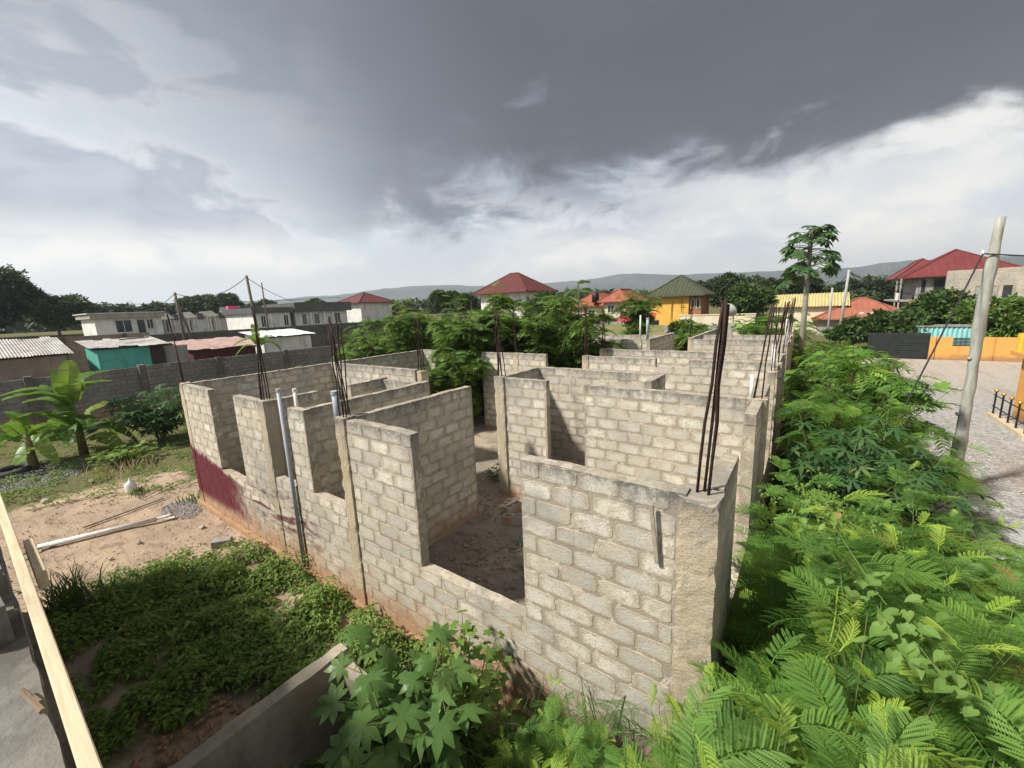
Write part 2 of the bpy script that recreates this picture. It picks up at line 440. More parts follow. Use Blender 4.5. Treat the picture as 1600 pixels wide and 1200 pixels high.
def view_area(M, axis):
    """rough size of a block in the picture, seen from where the photographer stands"""
    p = M.translation; d = p - Vector((0, 0, CAMZ)); L = d.length
    n = Vector((0, 1, 0)) if axis == 'x' else Vector((1, 0, 0))
    if axis == 'y' and p.x > 0: n = -n
    fwd = Vector((-0.577, 0.796, -0.186))
    if d.dot(fwd) < 0.3: return 0
    return abs(d.normalized().dot(n)) * M.to_scale().x / (d.dot(fwd) ** 2) * (1 if p.z > 0.1 else 0.3)

def column(parent, x0, y0, x1, y1, z0, z1, seed, rebars=(), mat=None, amt=0.006, name='column', rad=0.0085, edge=0.022):
    c = bm_obj(subdivided_box(x0, y0, z0, x1, y1, z1, 0.05, amt, 5.0, seed, edge), name, mat or M_COLUMN, parent)
    for (bx, by, tx, ty, tz) in rebars:
        rr = random.Random(int(bx * 100 + by * 10 + seed))
        mb = MB(); P = []
        for i in range(6):
            f = i / 5; w = math.sin(f * 3.1) * rr.uniform(-0.015, 0.015)
            P.append((bx + (tx - bx) * f ** 1.15 + w, by + (ty - by) * f ** 1.15 + w, z1 - 0.05 + (tz - z1 + 0.05) * f))
        mb.tube(P, rad, 6)
        mb.build('rebar', M_REBAR, c, smooth=True)
    return c

# ================================================================== the unfinished block house
house = empty('unfinished_house', (-6.9, 3.6, 0), 0, 'roofless sandcrete block house shell with rusted rebars and maroon paint on one corner', 'house')
hp = empty('tmp'); bpy.data.objects.remove(hp)
house.location = (0, 0, 0)
BW = BlockWall()
W = lambda *a, **k: BW.wall(*a, core_mat=M_MORTAR, parent=house, **k)
Z0 = -0.05
front_holes = [(-11.55, -10.15, 1.425), (-8.66, -7.80, 1.875), (-7.15, -6.12, 1.875), (-4.31, -2.5, 1.425)]
W('x', 3.6, -13.30, -8.94, Z0, TOP, front_holes[:1], tuck=(0.06, 0.06))
W('x', 3.6, -8.66, -6.12, Z0, TOP, front_holes[1:3], tuck=(0.06, 0.06))
W('x', 3.6, -5.86, -0.80, Z0, TOP, front_holes[3:], tuck=(0.06, 0.06))
W('y', -13.45, 3.75, 12.0, Z0, TOP)                     # left side wall
W('y', -8.80, 3.75, 4.70, 0.3, TOP); W('y', -8.80, 5.50, 6.55, 0.3, TOP)
W('y', -7.30, 3.68, 6.60, 0.3, TOP)
W('x', 6.48, -8.72, -7.38, 0.3, TOP - 0.03)
W('y', -5.95, 3.75, 6.57, 0.3, TOP)
W('x', 7.85, -13.37, -9.08, 0.3, TOP)
W('x', 12.1, -13.52, -12.0, 0.0, TOP)
W('x', 12.1, -10.06, -7.25, 0.3, TOP, [(-11, -10.1, 0.3)])
W('x', 12.1, -5.62, -0.62, 0.3, TOP, [(-3.5, -2.6, 3.2)])
W('x', 7.75, -5.78, -4.64, 0.3, TOP, tuck=(0.06, 0.012))
W('x', 7.70, -3.66, -0.72, 0.3, TOP, tuck=(0.012, 0.06))
W('y', -5.97, 7.90, 9.42, 0.3, TOP)
W('x', 9.5, -6.05, -2.72, 0.3, TOP)
W('y', -2.64, 8.57, 9.58, 0.3, TOP)
W('x', 14.1, -5.85, -0.62, 0.3, TOP)
W('x', 18.5, -3.9, -0.62, 0.2, TOP); W('x', 20.9, -3.9, -0.62, 0.2, TOP)
W('y', -4.1, 19.4, 25.2, 0.2, TOP)
W('x', 16.2, -9.2, -6.3, 0.2, TOP - 0.1); W('y', -6.22, 14.9, 16.3, 0.2, TOP - 0.1)
W('x', 18.2, -8.6, -5.95, 0.2, TOP); W('x', 20.6, -9.2, -5.75, 0.2, TOP); W('y', -5.68, 18.3, 22.0, 0.2, TOP)
# right side wall with its window gaps
W('y', -0.56, 3.82, 7.55, Z0, TOP, [(4.75, 6.6, 1.5)])
W('y', -0.56, 7.85, 11.95, 0.0, TOP, [(9.2, 10.6, 1.5)])
W('y', -0.56, 12.25, 26.0, 0.0, TOP, [(15.5, 17.0, 1.5)])
# ground beams / plinth lip and floor slab
bm_obj(subdivided_box(-13.65, 3.42, -0.3, -0.35, 3.52, 0.12, 0.25, 0.02, 3, 2, 0.02), 'plinth', M_COLUMN, house)
MB().box(-13.4, 3.66, -0.2, -0.6, 25.8, 0.42).build('floor_slab', M_FLOOR, house)
# columns with their starter bars
rb = lambda x, y, n, dx, dy, tz, sp=0.07, seed=1: [(x + sp * ((i % 2) - 0.5) * 2 * 0.8 + random.Random(seed * 31 + i).uniform(-0.02, 0.02), y + sp * ((i // 2 % 2) - 0.5) * 2 * 0.8,
        x + dx + random.Random(seed * 17 + i).uniform(-0.055, 0.055), y + dy + random.Random(seed * 11 + i).uniform(-0.05, 0.05), tz + random.Random(seed * 7 + i).uniform(-0.12, 0.08)) for i in range(n)]
column(house, -13.56, 3.51, -13.30, 3.75, -0.1, TOP + 0.02, 1, rb(-13.43, 3.64, 2, -0.42, 0.0, 5.55, 0.05, 1), rad=0.014)
column(house, -8.94, 3.505, -8.66, 3.75, -0.05, TOP + 0.01, 2, rb(-8.80, 3.63, 5, -0.12, 0.05, 5.35, 0.07, 2), rad=0.011)
column(house, -6.12, 3.49, -5.86, 3.75, -0.05, TOP + 0.02, 3, rb(-6.0, 3.62, 4, -0.16, 0.0, 5.0, 0.08, 3) + rb(-5.95, 3.62, 3, -0.05, 0.05, 5.02, 0.06, 4), rad=0.0095)
column(house, -0.80, 3.505, -0.47, 3.82, -0.1, TOP - 0.02, 5, [(-0.68, 3.66, -0.555, 3.70, 5.08), (-0.63, 3.70, -0.54, 3.73, 5.10), (-0.585, 3.64, -0.535, 3.68, 5.10), (-0.60, 3.74, -0.53, 3.76, 5.05)], rad=0.0135, amt=0.012)
column(house, -9.08, 7.82, -8.84, 8.08, 0.3, TOP - 0.05, 6, rb(-8.96, 7.95, 5, -0.05, 0.0, 4.95, 0.07, 6), rad=0.010)
column(house, -6.06, 7.62, -5.78, 7.90, 0.3, TOP + 0.02, 7, rb(-5.92, 7.76, 5, -0.08, 0.0, 5.0, 0.075, 7), rad=0.0115)
column(house, -8.62, 12.0, -8.38, 12.19, 0.3, TOP + 0.01, 8, rb(-8.5, 12.1, 4, -0.05, 0.0, 5.0, 0.06, 8), rad=0.011)
column(house, -5.86, 12.0, -5.62, 12.22, 0.3, TOP + 0.01, 9, rb(-5.74, 12.1, 5, -0.03, 0.0, 5.1, 0.07, 9), rad=0.012)
column(house, -6.12, 14.0, -5.85, 14.22, 0.3, TOP + 0.01, 10, rb(-6.0, 14.1, 4, -0.03, 0.0, 5.0, 0.07, 10), rad=0.012)
column(house, -5.80, 22.0, -5.55, 22.2, 0.3, TOP, 11, rb(-5.68, 22.1, 3, 0.02, 0.0, 5.0, 0.06, 11), rad=0.014)
column(house, -4.22, 19.15, -3.98, 19.4, 0.3, TOP, 12, rb(-4.1, 19.28, 3, 0.0, 0.0, 5.0, 0.06, 12), rad=0.014)
for i, (yy, n) in enumerate(((7.70, 3), (9.5, 3), (12.1, 4), (14.1, 4), (18.5, 4), (20.9, 4))):
    if yy == 9.5:
        column(house, -0.66, 10.62, -0.44, 10.84, 0.0, TOP, 30, rb(-0.55, 10.73, 2, 0.02, 0, 4.9, 0.05, 30), rad=0.011); continue
    column(house, -0.72 if yy < 8 else -0.62, yy - 0.15, -0.42, yy + 0.15, 0.0, TOP + 0.01, 20 + i, rb(-0.56, yy, n, 0.12, 0.1, 4.95, 0.07, 20 + i), rad=0.0115)
# choose the 300 blocks that show largest as single pieces; the rest is one joined mesh
BW.items.sort(key=lambda it: -view_area(it[1], it[3]))
bmesh_list = block_meshes(M_BLOCK)
for k, M, o, ax in BW.items[:300]:
    b = bpy.data.objects.new('block', bmesh_list[k]); link(b, o); b.matrix_local = M
join_blocks('block_courses', [(k, M) for k, M, o, ax in BW.items[300:]], M_BLOCK, house)
# pvc vent pipes fixed to the front wall, with their caps
def pvc(parent, x, y, z0, z1, r, capmat, cap=True, mat=None, name='vent_pipe', lean=(0, 0)):
    p = MB().tube([(x - lean[0], y - lean[1], z0), (x, y, z1)], r, 14).build(name, mat or M_PVC, parent, smooth=False)
    p.data.polygons.foreach_set('use_smooth', [len(q.vertices) == 4 for q in p.data.polygons])
    if cap: MB().tube([(x, y, z1 - 0.05), (x, y, z1 + 0.01), (x, y, z1 + 0.016)], [r * 1.18, r * 1.18, r * 1.05], 14).build('pipe_cap', capmat, p)
    return p
pvc(house, -7.84, 3.47, 0.15, 3.78, 0.038, M_PVC)
pvc(house, -7.88, 3.78, 2.9, 3.72, 0.035, M_PVCW, mat=M_PVCW)
pvc(house, -6.18, 3.60, 3.2, 3.86, 0.06, M_PVC)
pvc(house, -0.66, 7.62, 3.35, 3.85, 0.03, M_PVCW, False, M_PVCW)
pvc(house, -0.58, 11.4, 3.3, 3.95, 0.045, M_PVCW, True, M_PVCW)
pvc(house, -0.55, 17.2, 3.3, 4.3, 0.05, M_PVCW, False, M_PVCW)
pvc(house, -5.85, 18.7, 3.3, 4.35, 0.06, M_PVC); pvc(house, -6.05, 18.3, 3.3, 4.5, 0.035, M_PVCW, False, M_PVCW)
# the narrow batten stuck in the front wall
MB().bar((-1.02, 3.46, 3.30), (-0.96, 3.485, 2.72), 0.035, 0.02).build('batten', plain('weathered timber', (0.40, 0.35, 0.27), (0.28, 0.24, 0.19), 8, 0.9, 0.3, stretch=(1, 1, 1)), house)
# ================================================================== ground
def sst(a, b, v):
    v = min(1.0, max(0.0, (v - a) / (b - a))); return v * v * (3 - 2 * v)
def gz(x, y):
    """height of the land: flat lots, rising slowly outwards"""
    r = math.hypot(x, y)
    z = 2.6 * sst(40, 85, r) * sst(6, -4, x - 0.0 * y)
    z += 1.2 * sst(50, 120, r)
    return z
def ground_mat():
    m, t = newmat('earth and rough grass')
    p = t.pos(); x, y, z = t.sep(p)[0:3]
    n1 = t.noise(p, 0.55, 6, 0.62); n2 = t.noise(p, 2.3, 6, 0.68); n3 = t.noise(p, 14, 6, 0.75)
    earth = t.mix(t.ss(n1, 0.35, 0.65), (0.46, 0.345, 0.24), (0.32, 0.245, 0.18))
    earth = t.mix(t.math('MULTIPLY', t.ss(n2, 0.52, 0.66), 0.75), earth, (0.20, 0.14, 0.095))
    # tracks and raked scratches along the plot
    q = t.vmath('MULTIPLY', p, (0.5, 2.6, 1.0))
    earth = t.mix(t.math('MULTIPLY', t.ss(t.noise(q, 2.0, 5, 0.6, 0.6), 0.55, 0.66), 0.6), earth, (0.23, 0.16, 0.105))
    earth = t.mix(t.ss(n3, 0.56, 0.72), earth, (0.56, 0.42, 0.30))
    grass = t.mix(t.ss(n3, 0.35, 0.65), (0.075, 0.085, 0.03), (0.17, 0.155, 0.075))
    grass = t.mix(t.math('MULTIPLY', t.ss(n2, 0.52, 0.68), 0.7), grass, (0.20, 0.15, 0.095))
    # bare earth on the plot in front of the house
    dx = t.math('MULTIPLY', t.ss(x, -19.5, -16.5), t.ss(x, 4.0, 1.0))
    dy = t.math('MULTIPLY', t.ss(y, -14, -9), t.ss(t.math('ADD', y, t.math('MULTIPLY', n1, 2.0)), 6.2, 4.2))
    e = t.math('MULTIPLY', dx, dy)
    e = t.ss(t.math('ADD', e, t.math('MULTIPLY', t.math('SUBTRACT', n2, 0.5), 1.1)), 0.30, 0.62)
    c = t.mix(e, grass, earth)
    h = t.math('ADD', t.math('MULTIPLY', n3, 0.5), t.math('ADD', n2, t.math('MULTIPLY', t.noise(p, 60, 4, 0.8), 0.2)))
    t.pbr(c, 0.97, t.bump(h, 0.9, 0.06), 0, 0.1)
    return m
def build_ground():
    rad = [0.0]
    r = 0.6
    while r < 4100: rad.append(r); r = r * 1.06 + 0.12
    na = 144; V = []; F = []
    ox, oy = -8.0, 3.0
    for i, r in enumerate(rad):
        for k in range(na):
            a = 2 * math.pi * k / na; x, y = ox + r * math.cos(a), oy + r * math.sin(a)
            z = gz(x, y)
            if r < 60: z += 0.035 * mnoise.noise(Vector((x * 0.9, y * 0.9, 0))) + 0.02 * mnoise.noise(Vector((x * 2.7, y * 2.7, 3)))
            if x > 1.6 and 6 < y < 44: z -= 0.08 * sst(1.6, 2.6, x)
            V.append((x, y, z - 0.02))
    for i in range(len(rad) - 1):
        for k in range(na): F.append((i * na + k, (i + 1) * na + k, (i + 1) * na + (k + 1) % na, i * na + (k + 1) % na))
    o = link(bpy.data.objects.new('ground', mesh_np('ground', V, F, ground_mat(), smooth=True))); o['kind'] = 'structure'
build_ground()
def gravel_mat():
    m, t = newmat('gravel')
    p = t.pos()
    v = t.voro(p, 13, 'F1', 'Color'); d = t.voro(p, 13, 'F1', 'Distance')
    g = t.math('ADD', t.math('MULTIPLY', t.sep(v)[0], 0.6), t.math('MULTIPLY', t.sep(t.voro(p, 31, 'F1', 'Color'))[1], 0.4))
    c = t.mix(g, (0.15, 0.15, 0.15), (0.46, 0.46, 0.45))
    n = t.noise(p, 0.35, 6, 0.6)
    x, y, z = t.sep(p)[0:3]
    far = t.ss(t.math('ADD', y, t.math('MULTIPLY', n, 14)), 27, 45)
    c = t.mix(t.math('MULTIPLY', far, 0.85), c, t.mix(g, (0.36, 0.29, 0.22), (0.46, 0.40, 0.34)))
    c = t.mix(t.math('MULTIPLY', t.ss(t.noise(p, 1.6, 6, 0.7), 0.56, 0.7), 0.35), c, (0.24, 0.19, 0.13))
    rut = t.noise(t.vmath('MULTIPLY', p, (1.1, 0.06, 1)), 1.6, 4, 0.6)
    c = t.mix(t.math('MULTIPLY', t.ss(rut, 0.52, 0.66), 0.45), c, (0.22, 0.18, 0.135))
    t.pbr(c, 0.95, t.bump(d, 0.8, 0.03), 0, 0.15)
    return m
M_GRAVEL = gravel_mat()
def yard():
    V = []; F = []; nx, ny = 24, 60
    for j in range(ny + 1):
        for i in range(nx + 1):
            y = 5.5 + 36.9 * j / ny; x0 = 1.55 + 0.5 * mnoise.noise(Vector((0, y * 0.4, 2))); x = x0 + (16 - x0) * i / nx
            V.append((x, y, 0.015 * mnoise.noise(Vector((x * 0.8, y * 0.8, 5)))))
    for j in range(ny):
        for i in range(nx): a = j * (nx + 1) + i; F.append((a, a + 1, a + nx + 2, a + nx + 1))
    o = link(bpy.data.objects.new('gravel_yard', mesh_np('gravel_yard', V, F, M_GRAVEL, smooth=True))); o['kind'] = 'structure'
yard()

# ================================================================== foliage library
def leaf_mat(name, c1, c2, c3=None, trans=0.35, rough=0.55, dead=0.985):
    """leaf tissue: colour varies from leaf to leaf and lets some light through"""
    m, t = newmat(name)
    a = t.n('ShaderNodeAttribute'); a.attribute_name = 'tint'
    r = t.math('FRACT', t.math('ADD', t.n('ShaderNodeObjectInfo').outputs['Random'], a.outputs['Fac']))
    c = t.mix(r, c1, c2)
    if c3: c = t.mix(t.ss(t.math('FRACT', t.math('MULTIPLY', r, 7.31)), 0.80, 0.97), c, c3)
    c = t.mix(t.math('GREATER_THAN', t.math('FRACT', t.math('MULTIPLY', r, 37.7)), dead), c, (0.30, 0.22, 0.07))
    c = t.mix(t.math('MULTIPLY', t.ss(t.noise(t.pos(), 3.0, 3, 0.5), 0.4, 0.7), 0.35), c, tuple(v * 0.6 for v in c1))
    b = t.pbr(c, rough, None, 0, 0.25, out=False)
    tr = t.n('ShaderNodeBsdfTranslucent'); t.put(tr.inputs[0], t.mix(0.5, c, tuple(min(1, v * q) for v, q in zip(c2, (1.5, 1.35, 0.7)))))
    mx = t.n('ShaderNodeMixShader'); mx.inputs[0].default_value = trans
    t.t.links.new(b, mx.inputs[1]); t.t.links.new(tr.outputs[0], mx.inputs[2]); t.out(mx.outputs[0])
    return m
M_FERN = leaf_mat('feathery leaf', (0.085, 0.195, 0.034), (0.16, 0.295, 0.052), (0.31, 0.44, 0.065))
M_FERN_Y = leaf_mat('young feathery leaf', (0.28, 0.43, 0.055), (0.36, 0.48, 0.08))
M_FERN_D = leaf_mat('tree foliage', (0.082, 0.160, 0.034), (0.145, 0.240, 0.050), (0.21, 0.30, 0.065))
M_DARK = leaf_mat('dark evergreen foliage', (0.040, 0.070, 0.034), (0.074, 0.108, 0.048), trans=0.25)
M_MIDG = leaf_mat('mid green foliage', (0.040, 0.085, 0.022), (0.075, 0.135, 0.034), (0.11, 0.16, 0.045), trans=0.25)
M_WEED = leaf_mat('weed leaf', (0.115, 0.205, 0.038), (0.20, 0.295, 0.06), (0.28, 0.35, 0.09))
M_CASTOR = leaf_mat('castor leaf', (0.095, 0.185, 0.048), (0.15, 0.25, 0.072), trans=0.38, rough=0.38, dead=1.5)
M_CASS = leaf_mat('cassava leaf', (0.035, 0.095, 0.028), (0.075, 0.15, 0.050), (0.13, 0.20, 0.07), trans=0.3)
M_VINE = leaf_mat('vine leaf', (0.14, 0.25, 0.055), (0.21, 0.32, 0.085), trans=0.35)
M_BANANA = leaf_mat('banana leaf', (0.085, 0.19, 0.035), (0.16, 0.28, 0.05), (0.24, 0.33, 0.06), trans=0.4, rough=0.4, dead=1.5)
M_GRASS = leaf_mat('grass blade', (0.060, 0.115, 0.030), (0.13, 0.19, 0.060), (0.26, 0.24, 0.11), trans=0.3)
M_DRY = leaf_mat('dry straw', (0.36, 0.29, 0.17), (0.48, 0.40, 0.26), trans=0.2)
M_STEM = plain('green stem', (0.12, 0.16, 0.05), (0.17, 0.19, 0.08), 12, 0.8, 0.1)
M_BARK = plain('bark', (0.14, 0.115, 0.09), (0.085, 0.07, 0.055), 7, 0.95, 0.6, bscale=40)
M_PSTEM = plain('papaya trunk', (0.26, 0.25, 0.20), (0.18, 0.17, 0.14), 6, 0.9, 0.4)

def feather(seed, npair=9, nleaf=15, L=0.36, pl=0.13, droop=0.35, fold=0.0, simple=False):
    """a twice-pinnate leaf along +y: stalk, side ribs and rows of narrow leaflets. returns quads"""
    r = random.Random(seed); V = []; F = []
    def quad(a, b, c, d):
        o = len(V); V.extend((a, b, c, d)); F.append((o, o + 1, o + 2, o + 3))
    def ax(t):
        return Vector((0.02 * math.sin(t * 3 + seed), L * t * (1 - 0.10 * t * t), -droop * L * t * t))
    w = 0.0028
    for i in range(5):
        a, b = ax(i / 5), ax((i + 1) / 5)
        quad(a + Vector((-w, 0, 0)), a + Vector((w, 0, 0)), b + Vector((w, 0, 0)), b + Vector((-w, 0, 0)))
    for i in range(npair):
        t = 0.16 + 0.84 * (i + 0.4) / npair
        for s in (-1, 1):
            p0 = ax(t); env = math.sin(math.pi * (0.22 + 0.68 * (i + 0.5) / npair)) ** 0.8
            l = pl * env * r.uniform(0.88, 1.1); ang = R(68 - 30 * t) + r.uniform(-0.08, 0.08)
            d = Vector((s * math.sin(ang) * (1 - fold), math.cos(ang), 0.12 - 0.1 * t)).normalized()
            dr = r.uniform(0.2, 0.5)
            pt = lambda u: p0 + d * l * u + Vector((0, 0, -dr * l * u * u))
            perp = Vector((-d.y * s, d.x * s, 0)) * s if False else d.cross(Vector((0, 0, 1))).normalized()
            upv = Vector((0, 0, 1))
            if simple:
                hw = l * 0.13
                for (u0, u1) in ((0.0, 0.5), (0.5, 1.0)):
                    a, b = pt(u0), pt(u1); k0 = 1.0 if u0 else 0.6; k1 = 1.0 if u1 < 1 else 0.35
                    quad(a - perp * hw * k0, a + perp * hw * k0, b + perp * hw * k1, b - perp * hw * k1)
            else:
                a, b = pt(0), pt(1); quad(a - perp * 0.0012, a + perp * 0.0012, b + perp * 0.0012, b - perp * 0.0012)
                for j in range(nleaf):
                    u = 0.08 + 0.92 * (j + 0.5) / nleaf; q = pt(u); ll = l * 0.155 * math.sin(math.pi * (0.25 + 0.6 * u)) ; lw = l * 0.45 / nleaf
                    for s2 in (-1, 1):
                        e = (perp * s2 * 0.93 + d * 0.42 + upv * (0.16 + 0.9 * fold)).normalized() * ll
                        quad(q - d * lw, q + e * 0.55 - d * lw * 1.05, q + e, q + e * 0.5 + d * lw * 1.0)
    return np.array([tuple(v) for v in V], dtype=np.float32), np.array(F, dtype=np.int32)
def palmate(seed, lobes=9, L=0.2, notch=0.38, width=0.16, span=300, droop=0.35, cup=0.12, stalk=0.0):
    """a hand-shaped leaf: lobes round a centre, drooping tips, quads"""
    r = random.Random(seed); V = []; F = []
    a0 = -R(span) / 2
    for k in range(lobes):
        ac = a0 + R(span) * (k + 0.5) / lobes; a = ac + r.uniform(-0.05, 0.05)
        l = L * (0.62 + 0.38 * math.cos(a * 0.55)) * r.uniform(0.9, 1.08)
        d = Vector((math.sin(a), math.cos(a), 0)); pz = Vector((-d.y, d.x, 0)); hw = l * width
        half = R(span) / lobes / 2
        def zz(u): return Vector((0, 0, cup * L * math.sin(u * 2.2) - droop * l * u * u))
        c = Vector((0, 0, 0))
        zn = Vector((0, 0, cup * L * math.sin(notch * 2.2) - droop * L * notch * notch * 0.8)); n1 = Vector((math.sin(ac - half), math.cos(ac - half), 0)) * L * notch + zn; n2 = Vector((math.sin(ac + half), math.cos(ac + half), 0)) * L * notch + zn
        m = d * l * 0.56 + zz(0.56); tip = d * l + zz(1.0)
        e1 = d * l * 0.6 + pz * hw + zz(0.6) - Vector((0, 0, hw * 0.25)); e2 = d * l * 0.6 - pz * hw + zz(0.6) - Vector((0, 0, hw * 0.25))
        o = len(V); V.extend((c, n1, e1, m, e2, n2, tip))
        F += [(o, o + 1, o + 2, o + 3), (o, o + 3, o + 4, o + 5), (o + 3, o + 2, o + 6, o + 6), ]
        F[-1] = (o + 3, o + 2, o + 6, o + 4)
    return np.array([tuple(v) for v in V], dtype=np.float32), np.array(F, dtype=np.int32)
def simple_leaf(L=0.08, W=0.045, droop=0.3, heart=False):
    V = [(0, 0, 0), (-W / 2, L * 0.38, 0.012), (0, L * 0.45, -0.004), (W / 2, L * 0.38, 0.012), (0, L, -droop * L)]
    if heart: V = [(0, 0, 0), (-W / 2, -L * 0.02, 0.006), (0, L * 0.35, -0.006), (W / 2, -L * 0.02, 0.006), (0, L, -droop * L), (-W * 0.48, L * 0.35, 0.01), (W * 0.48, L * 0.35, 0.01)]
    F = [(0, 2, 4, 1), (0, 3, 4, 2)]
    if heart == 2:
        V = [(0, 0, 0), (0, L * 0.5, -0.012), (0, L, -droop * L)]; out = [(-0.30, -0.16), (-0.62, 0.02), (-0.68, 0.28), (-0.50, 0.58), (-0.22, 0.84)]
        V += [(x * W * 0.75, y * L, 0.008 - droop * L * max(0, y) ** 2) for x, y in out] + [(-x * W * 0.75, y * L, 0.008 - droop * L * max(0, y) ** 2) for x, y in out]
        F = [(0, 1, 4, 3), (1, 6, 5, 4), (1, 2, 7, 6), (0, 8, 9, 1), (1, 9, 10, 11), (1, 11, 12, 2)]
    elif heart: F = [(0, 2, 5, 1), (0, 3, 6, 2), (2, 4, 5, 5), (2, 6, 4, 4)]; V.append((-W * 0.3, L * 0.65, 0)); V.append((W * 0.3, L * 0.65, 0)); F[2] = (2, 4, 7, 5); F[3] = (2, 6, 8, 4)
    return np.array(V, dtype=np.float32), np.array(F, dtype=np.int32)
def join_leaves(name, templates, mats4, mat, parent, seed=0, kind='stuff', smooth=False):
    """many leaves -> one mesh. mats4: list of Matrix; tint attribute per leaf"""
    rs = np.random.RandomState(seed); pick = rs.randint(0, len(templates), len(mats4))
    A = np.array([[list(row) for row in M] for M in mats4], dtype=np.float32)
    tint = rs.rand(len(mats4)).astype(np.float32)
    VV = []; FF = []; TT = []; o = 0
    for k, (V, F) in enumerate(templates):
        S = A[pick == k]
        if not len(S): continue
        P = np.einsum('nij,vj->nvi', S[:, :3, :3], V) + S[:, None, :3, 3]
        n, v = P.shape[:2]
        VV.append(P.reshape(-1, 3)); FF.append((F[None] + (np.arange(n) * v)[:, None, None] + o).reshape(-1, F.shape[1])); TT.append(np.repeat(tint[pick == k], v)); o += n * v
    me = mesh_np(name, np.concatenate(VV), np.concatenate(FF), mat, smooth)
    at = me.attributes.new('tint', 'FLOAT', 'POINT')
    tt = np.concatenate(TT)
    if len(tt) == len(me.vertices): at.data.foreach_set('value', tt)
    ob = link(bpy.data.objects.new(name, me), parent)
    if kind: ob['kind'] = kind
    return ob
def tmpl_mesh(name, VF, mat, smooth=False, weld=False):
    me = mesh_np(name, VF[0], VF[1], mat, smooth or weld)
    if weld:
        bm = bmesh.new(); bm.from_mesh(me); bmesh.ops.remove_doubles(bm, verts=bm.verts, dist=0.003); bmesh.ops.recalc_face_normals(bm, faces=bm.faces); bm.to_mesh(me); bm.free()
    return me
def aim(loc, d, roll=0.0, s=1.0):
    """matrix that lays +y along d with +z as far up as it can be"""
    y = Vector(d).normalized(); up = Vector((0, 0, 1))
    if abs(y.z) > 0.97: up = Vector((1, 0, 0))
    x = y.cross(up).normalized(); z = x.cross(y)
    M = Matrix(((x.x, y.x, z.x, loc[0]), (x.y, y.y, z.y, loc[1]), (x.z, y.z, z.z, loc[2]), (0, 0, 0, 1)))
    return M @ Matrix.Rotation(roll, 4, 'Y') @ Matrix.Diagonal((s, s, s, 1))
FE0 = [feather(s, 9, 15, 0.36, 0.135, d) for s, d in ((1, 0.25), (2, 0.5), (3, 0.75), (4, 0.4))] + [feather(5, 7, 13, 0.27, 0.10, 0.5, 0.1)]
FE0Y = [feather(11, 9, 14, 0.20, 0.07, 0.1, 0.55), feather(12, 8, 12, 0.17, 0.06, -0.2, 0.6)]
FE1 = [feather(s, 8, 8, 0.38, 0.14, d) for s, d in ((21, 0.3), (22, 0.6), (23, 0.9))]
FE2 = [feather(s, 8, 0, 0.52, 0.20, d, simple=True) for s, d in ((31, 0.3), (32, 0.6), (33, 1.0))]
FM0 = [tmpl_mesh('leaf', f, M_FERN) for f in FE0]; FM0Y = [tmpl_mesh('leaf', f, M_FERN_Y) for f in FE0Y]; FM1 = [tmpl_mesh('leaf', f, M_FERN) for f in FE1]

def branches(rs, h, r, n, base_spread=0.15, t0=0.25, wob=0.1, hmin=0.62):
    """stem lines of a shrub: list of point lists, root at the origin"""
    out = []
    for i in range(n):
        a = 2 * math.pi * (i + rs.random()) / n; rr = r * math.sqrt(rs.uniform(0.15, 1.0)); hh = h * rs.uniform(hmin, 1.0) * (1 - 0.30 * (rr / r) ** 2)
        P = []
        for k in range(6):
            f = k / 5
            P.append(Vector((math.cos(a) * (base_spread * (1 - f) * 0.6 + rr * f ** 1.4) + rs.uniform(-wob, wob) * f * (1 - f), math.sin(a) * (base_spread * 0.6 * (1 - f) + rr * f ** 1.4) + rs.uniform(-wob, wob) * f * (1 - f), hh * (f ** 0.85))))
        out.append(P)
    return out
def pt_on(P, t):
    k = min(int(t * (len(P) - 1)), len(P) - 2); f = t * (len(P) - 1) - k
    return P[k].lerp(P[k + 1], f), (P[k + 1] - P[k]).normalized()
def place(meshes, M, parent, rs):
    o = bpy.data.objects.new('leaf', rs.choice(meshes)); link(o, parent); o.matrix_local = M; return o
def feather_shrub(x, y, h, r, nbr, per, label, meshes=FM0, size=(0.8, 1.25), young=0.10, seed=1, name='leucaena_shrub', group=None, zmin=0.25, cat='shrub', t0=0.28):
    rs = random.Random(seed * 101 + 7); z0 = gz(x, y) - 0.05
    p = empty(name, (x, y, z0), 0, label, cat, group)
    mb = MB()
    for P in branches(rs, h, r, nbr):
        mb.tube(P, [0.013, 0.010, 0.008, 0.006, 0.0045, 0.002], 5, False)
        a = rs.uniform(0, 6.28)
        for k in range(per):
            t = t0 + (1 - t0) * ((k + rs.random()) / per) ** 0.75
            if k >= per - 3: t = 0.995
            q, d = pt_on(P, min(t, 0.999)); a += 2.4 + rs.uniform(-0.3, 0.3)
            el = rs.uniform(-0.15, 0.55)
            o = Vector((math.cos(a), math.sin(a), el)) + d * 0.35
            wq = Vector((x, y, z0)) + q
            if (wq - Vector((0, 0, CAMZ))).length < 1.35 or q.z < zmin or wq.x < -0.38 and wq.y > 3.2: continue
            s = rs.uniform(*size) * (0.75 + 0.25 * math.sin(3 * t))
            yng = t > 0.9 and rs.random() < young * 5
            place(FM0Y if yng and meshes is FM0 else meshes, aim(q, o, rs.uniform(-0.5, 0.5), s), p, rs)
    mb.build('stem', M_STEM, p, smooth=True)
    return p
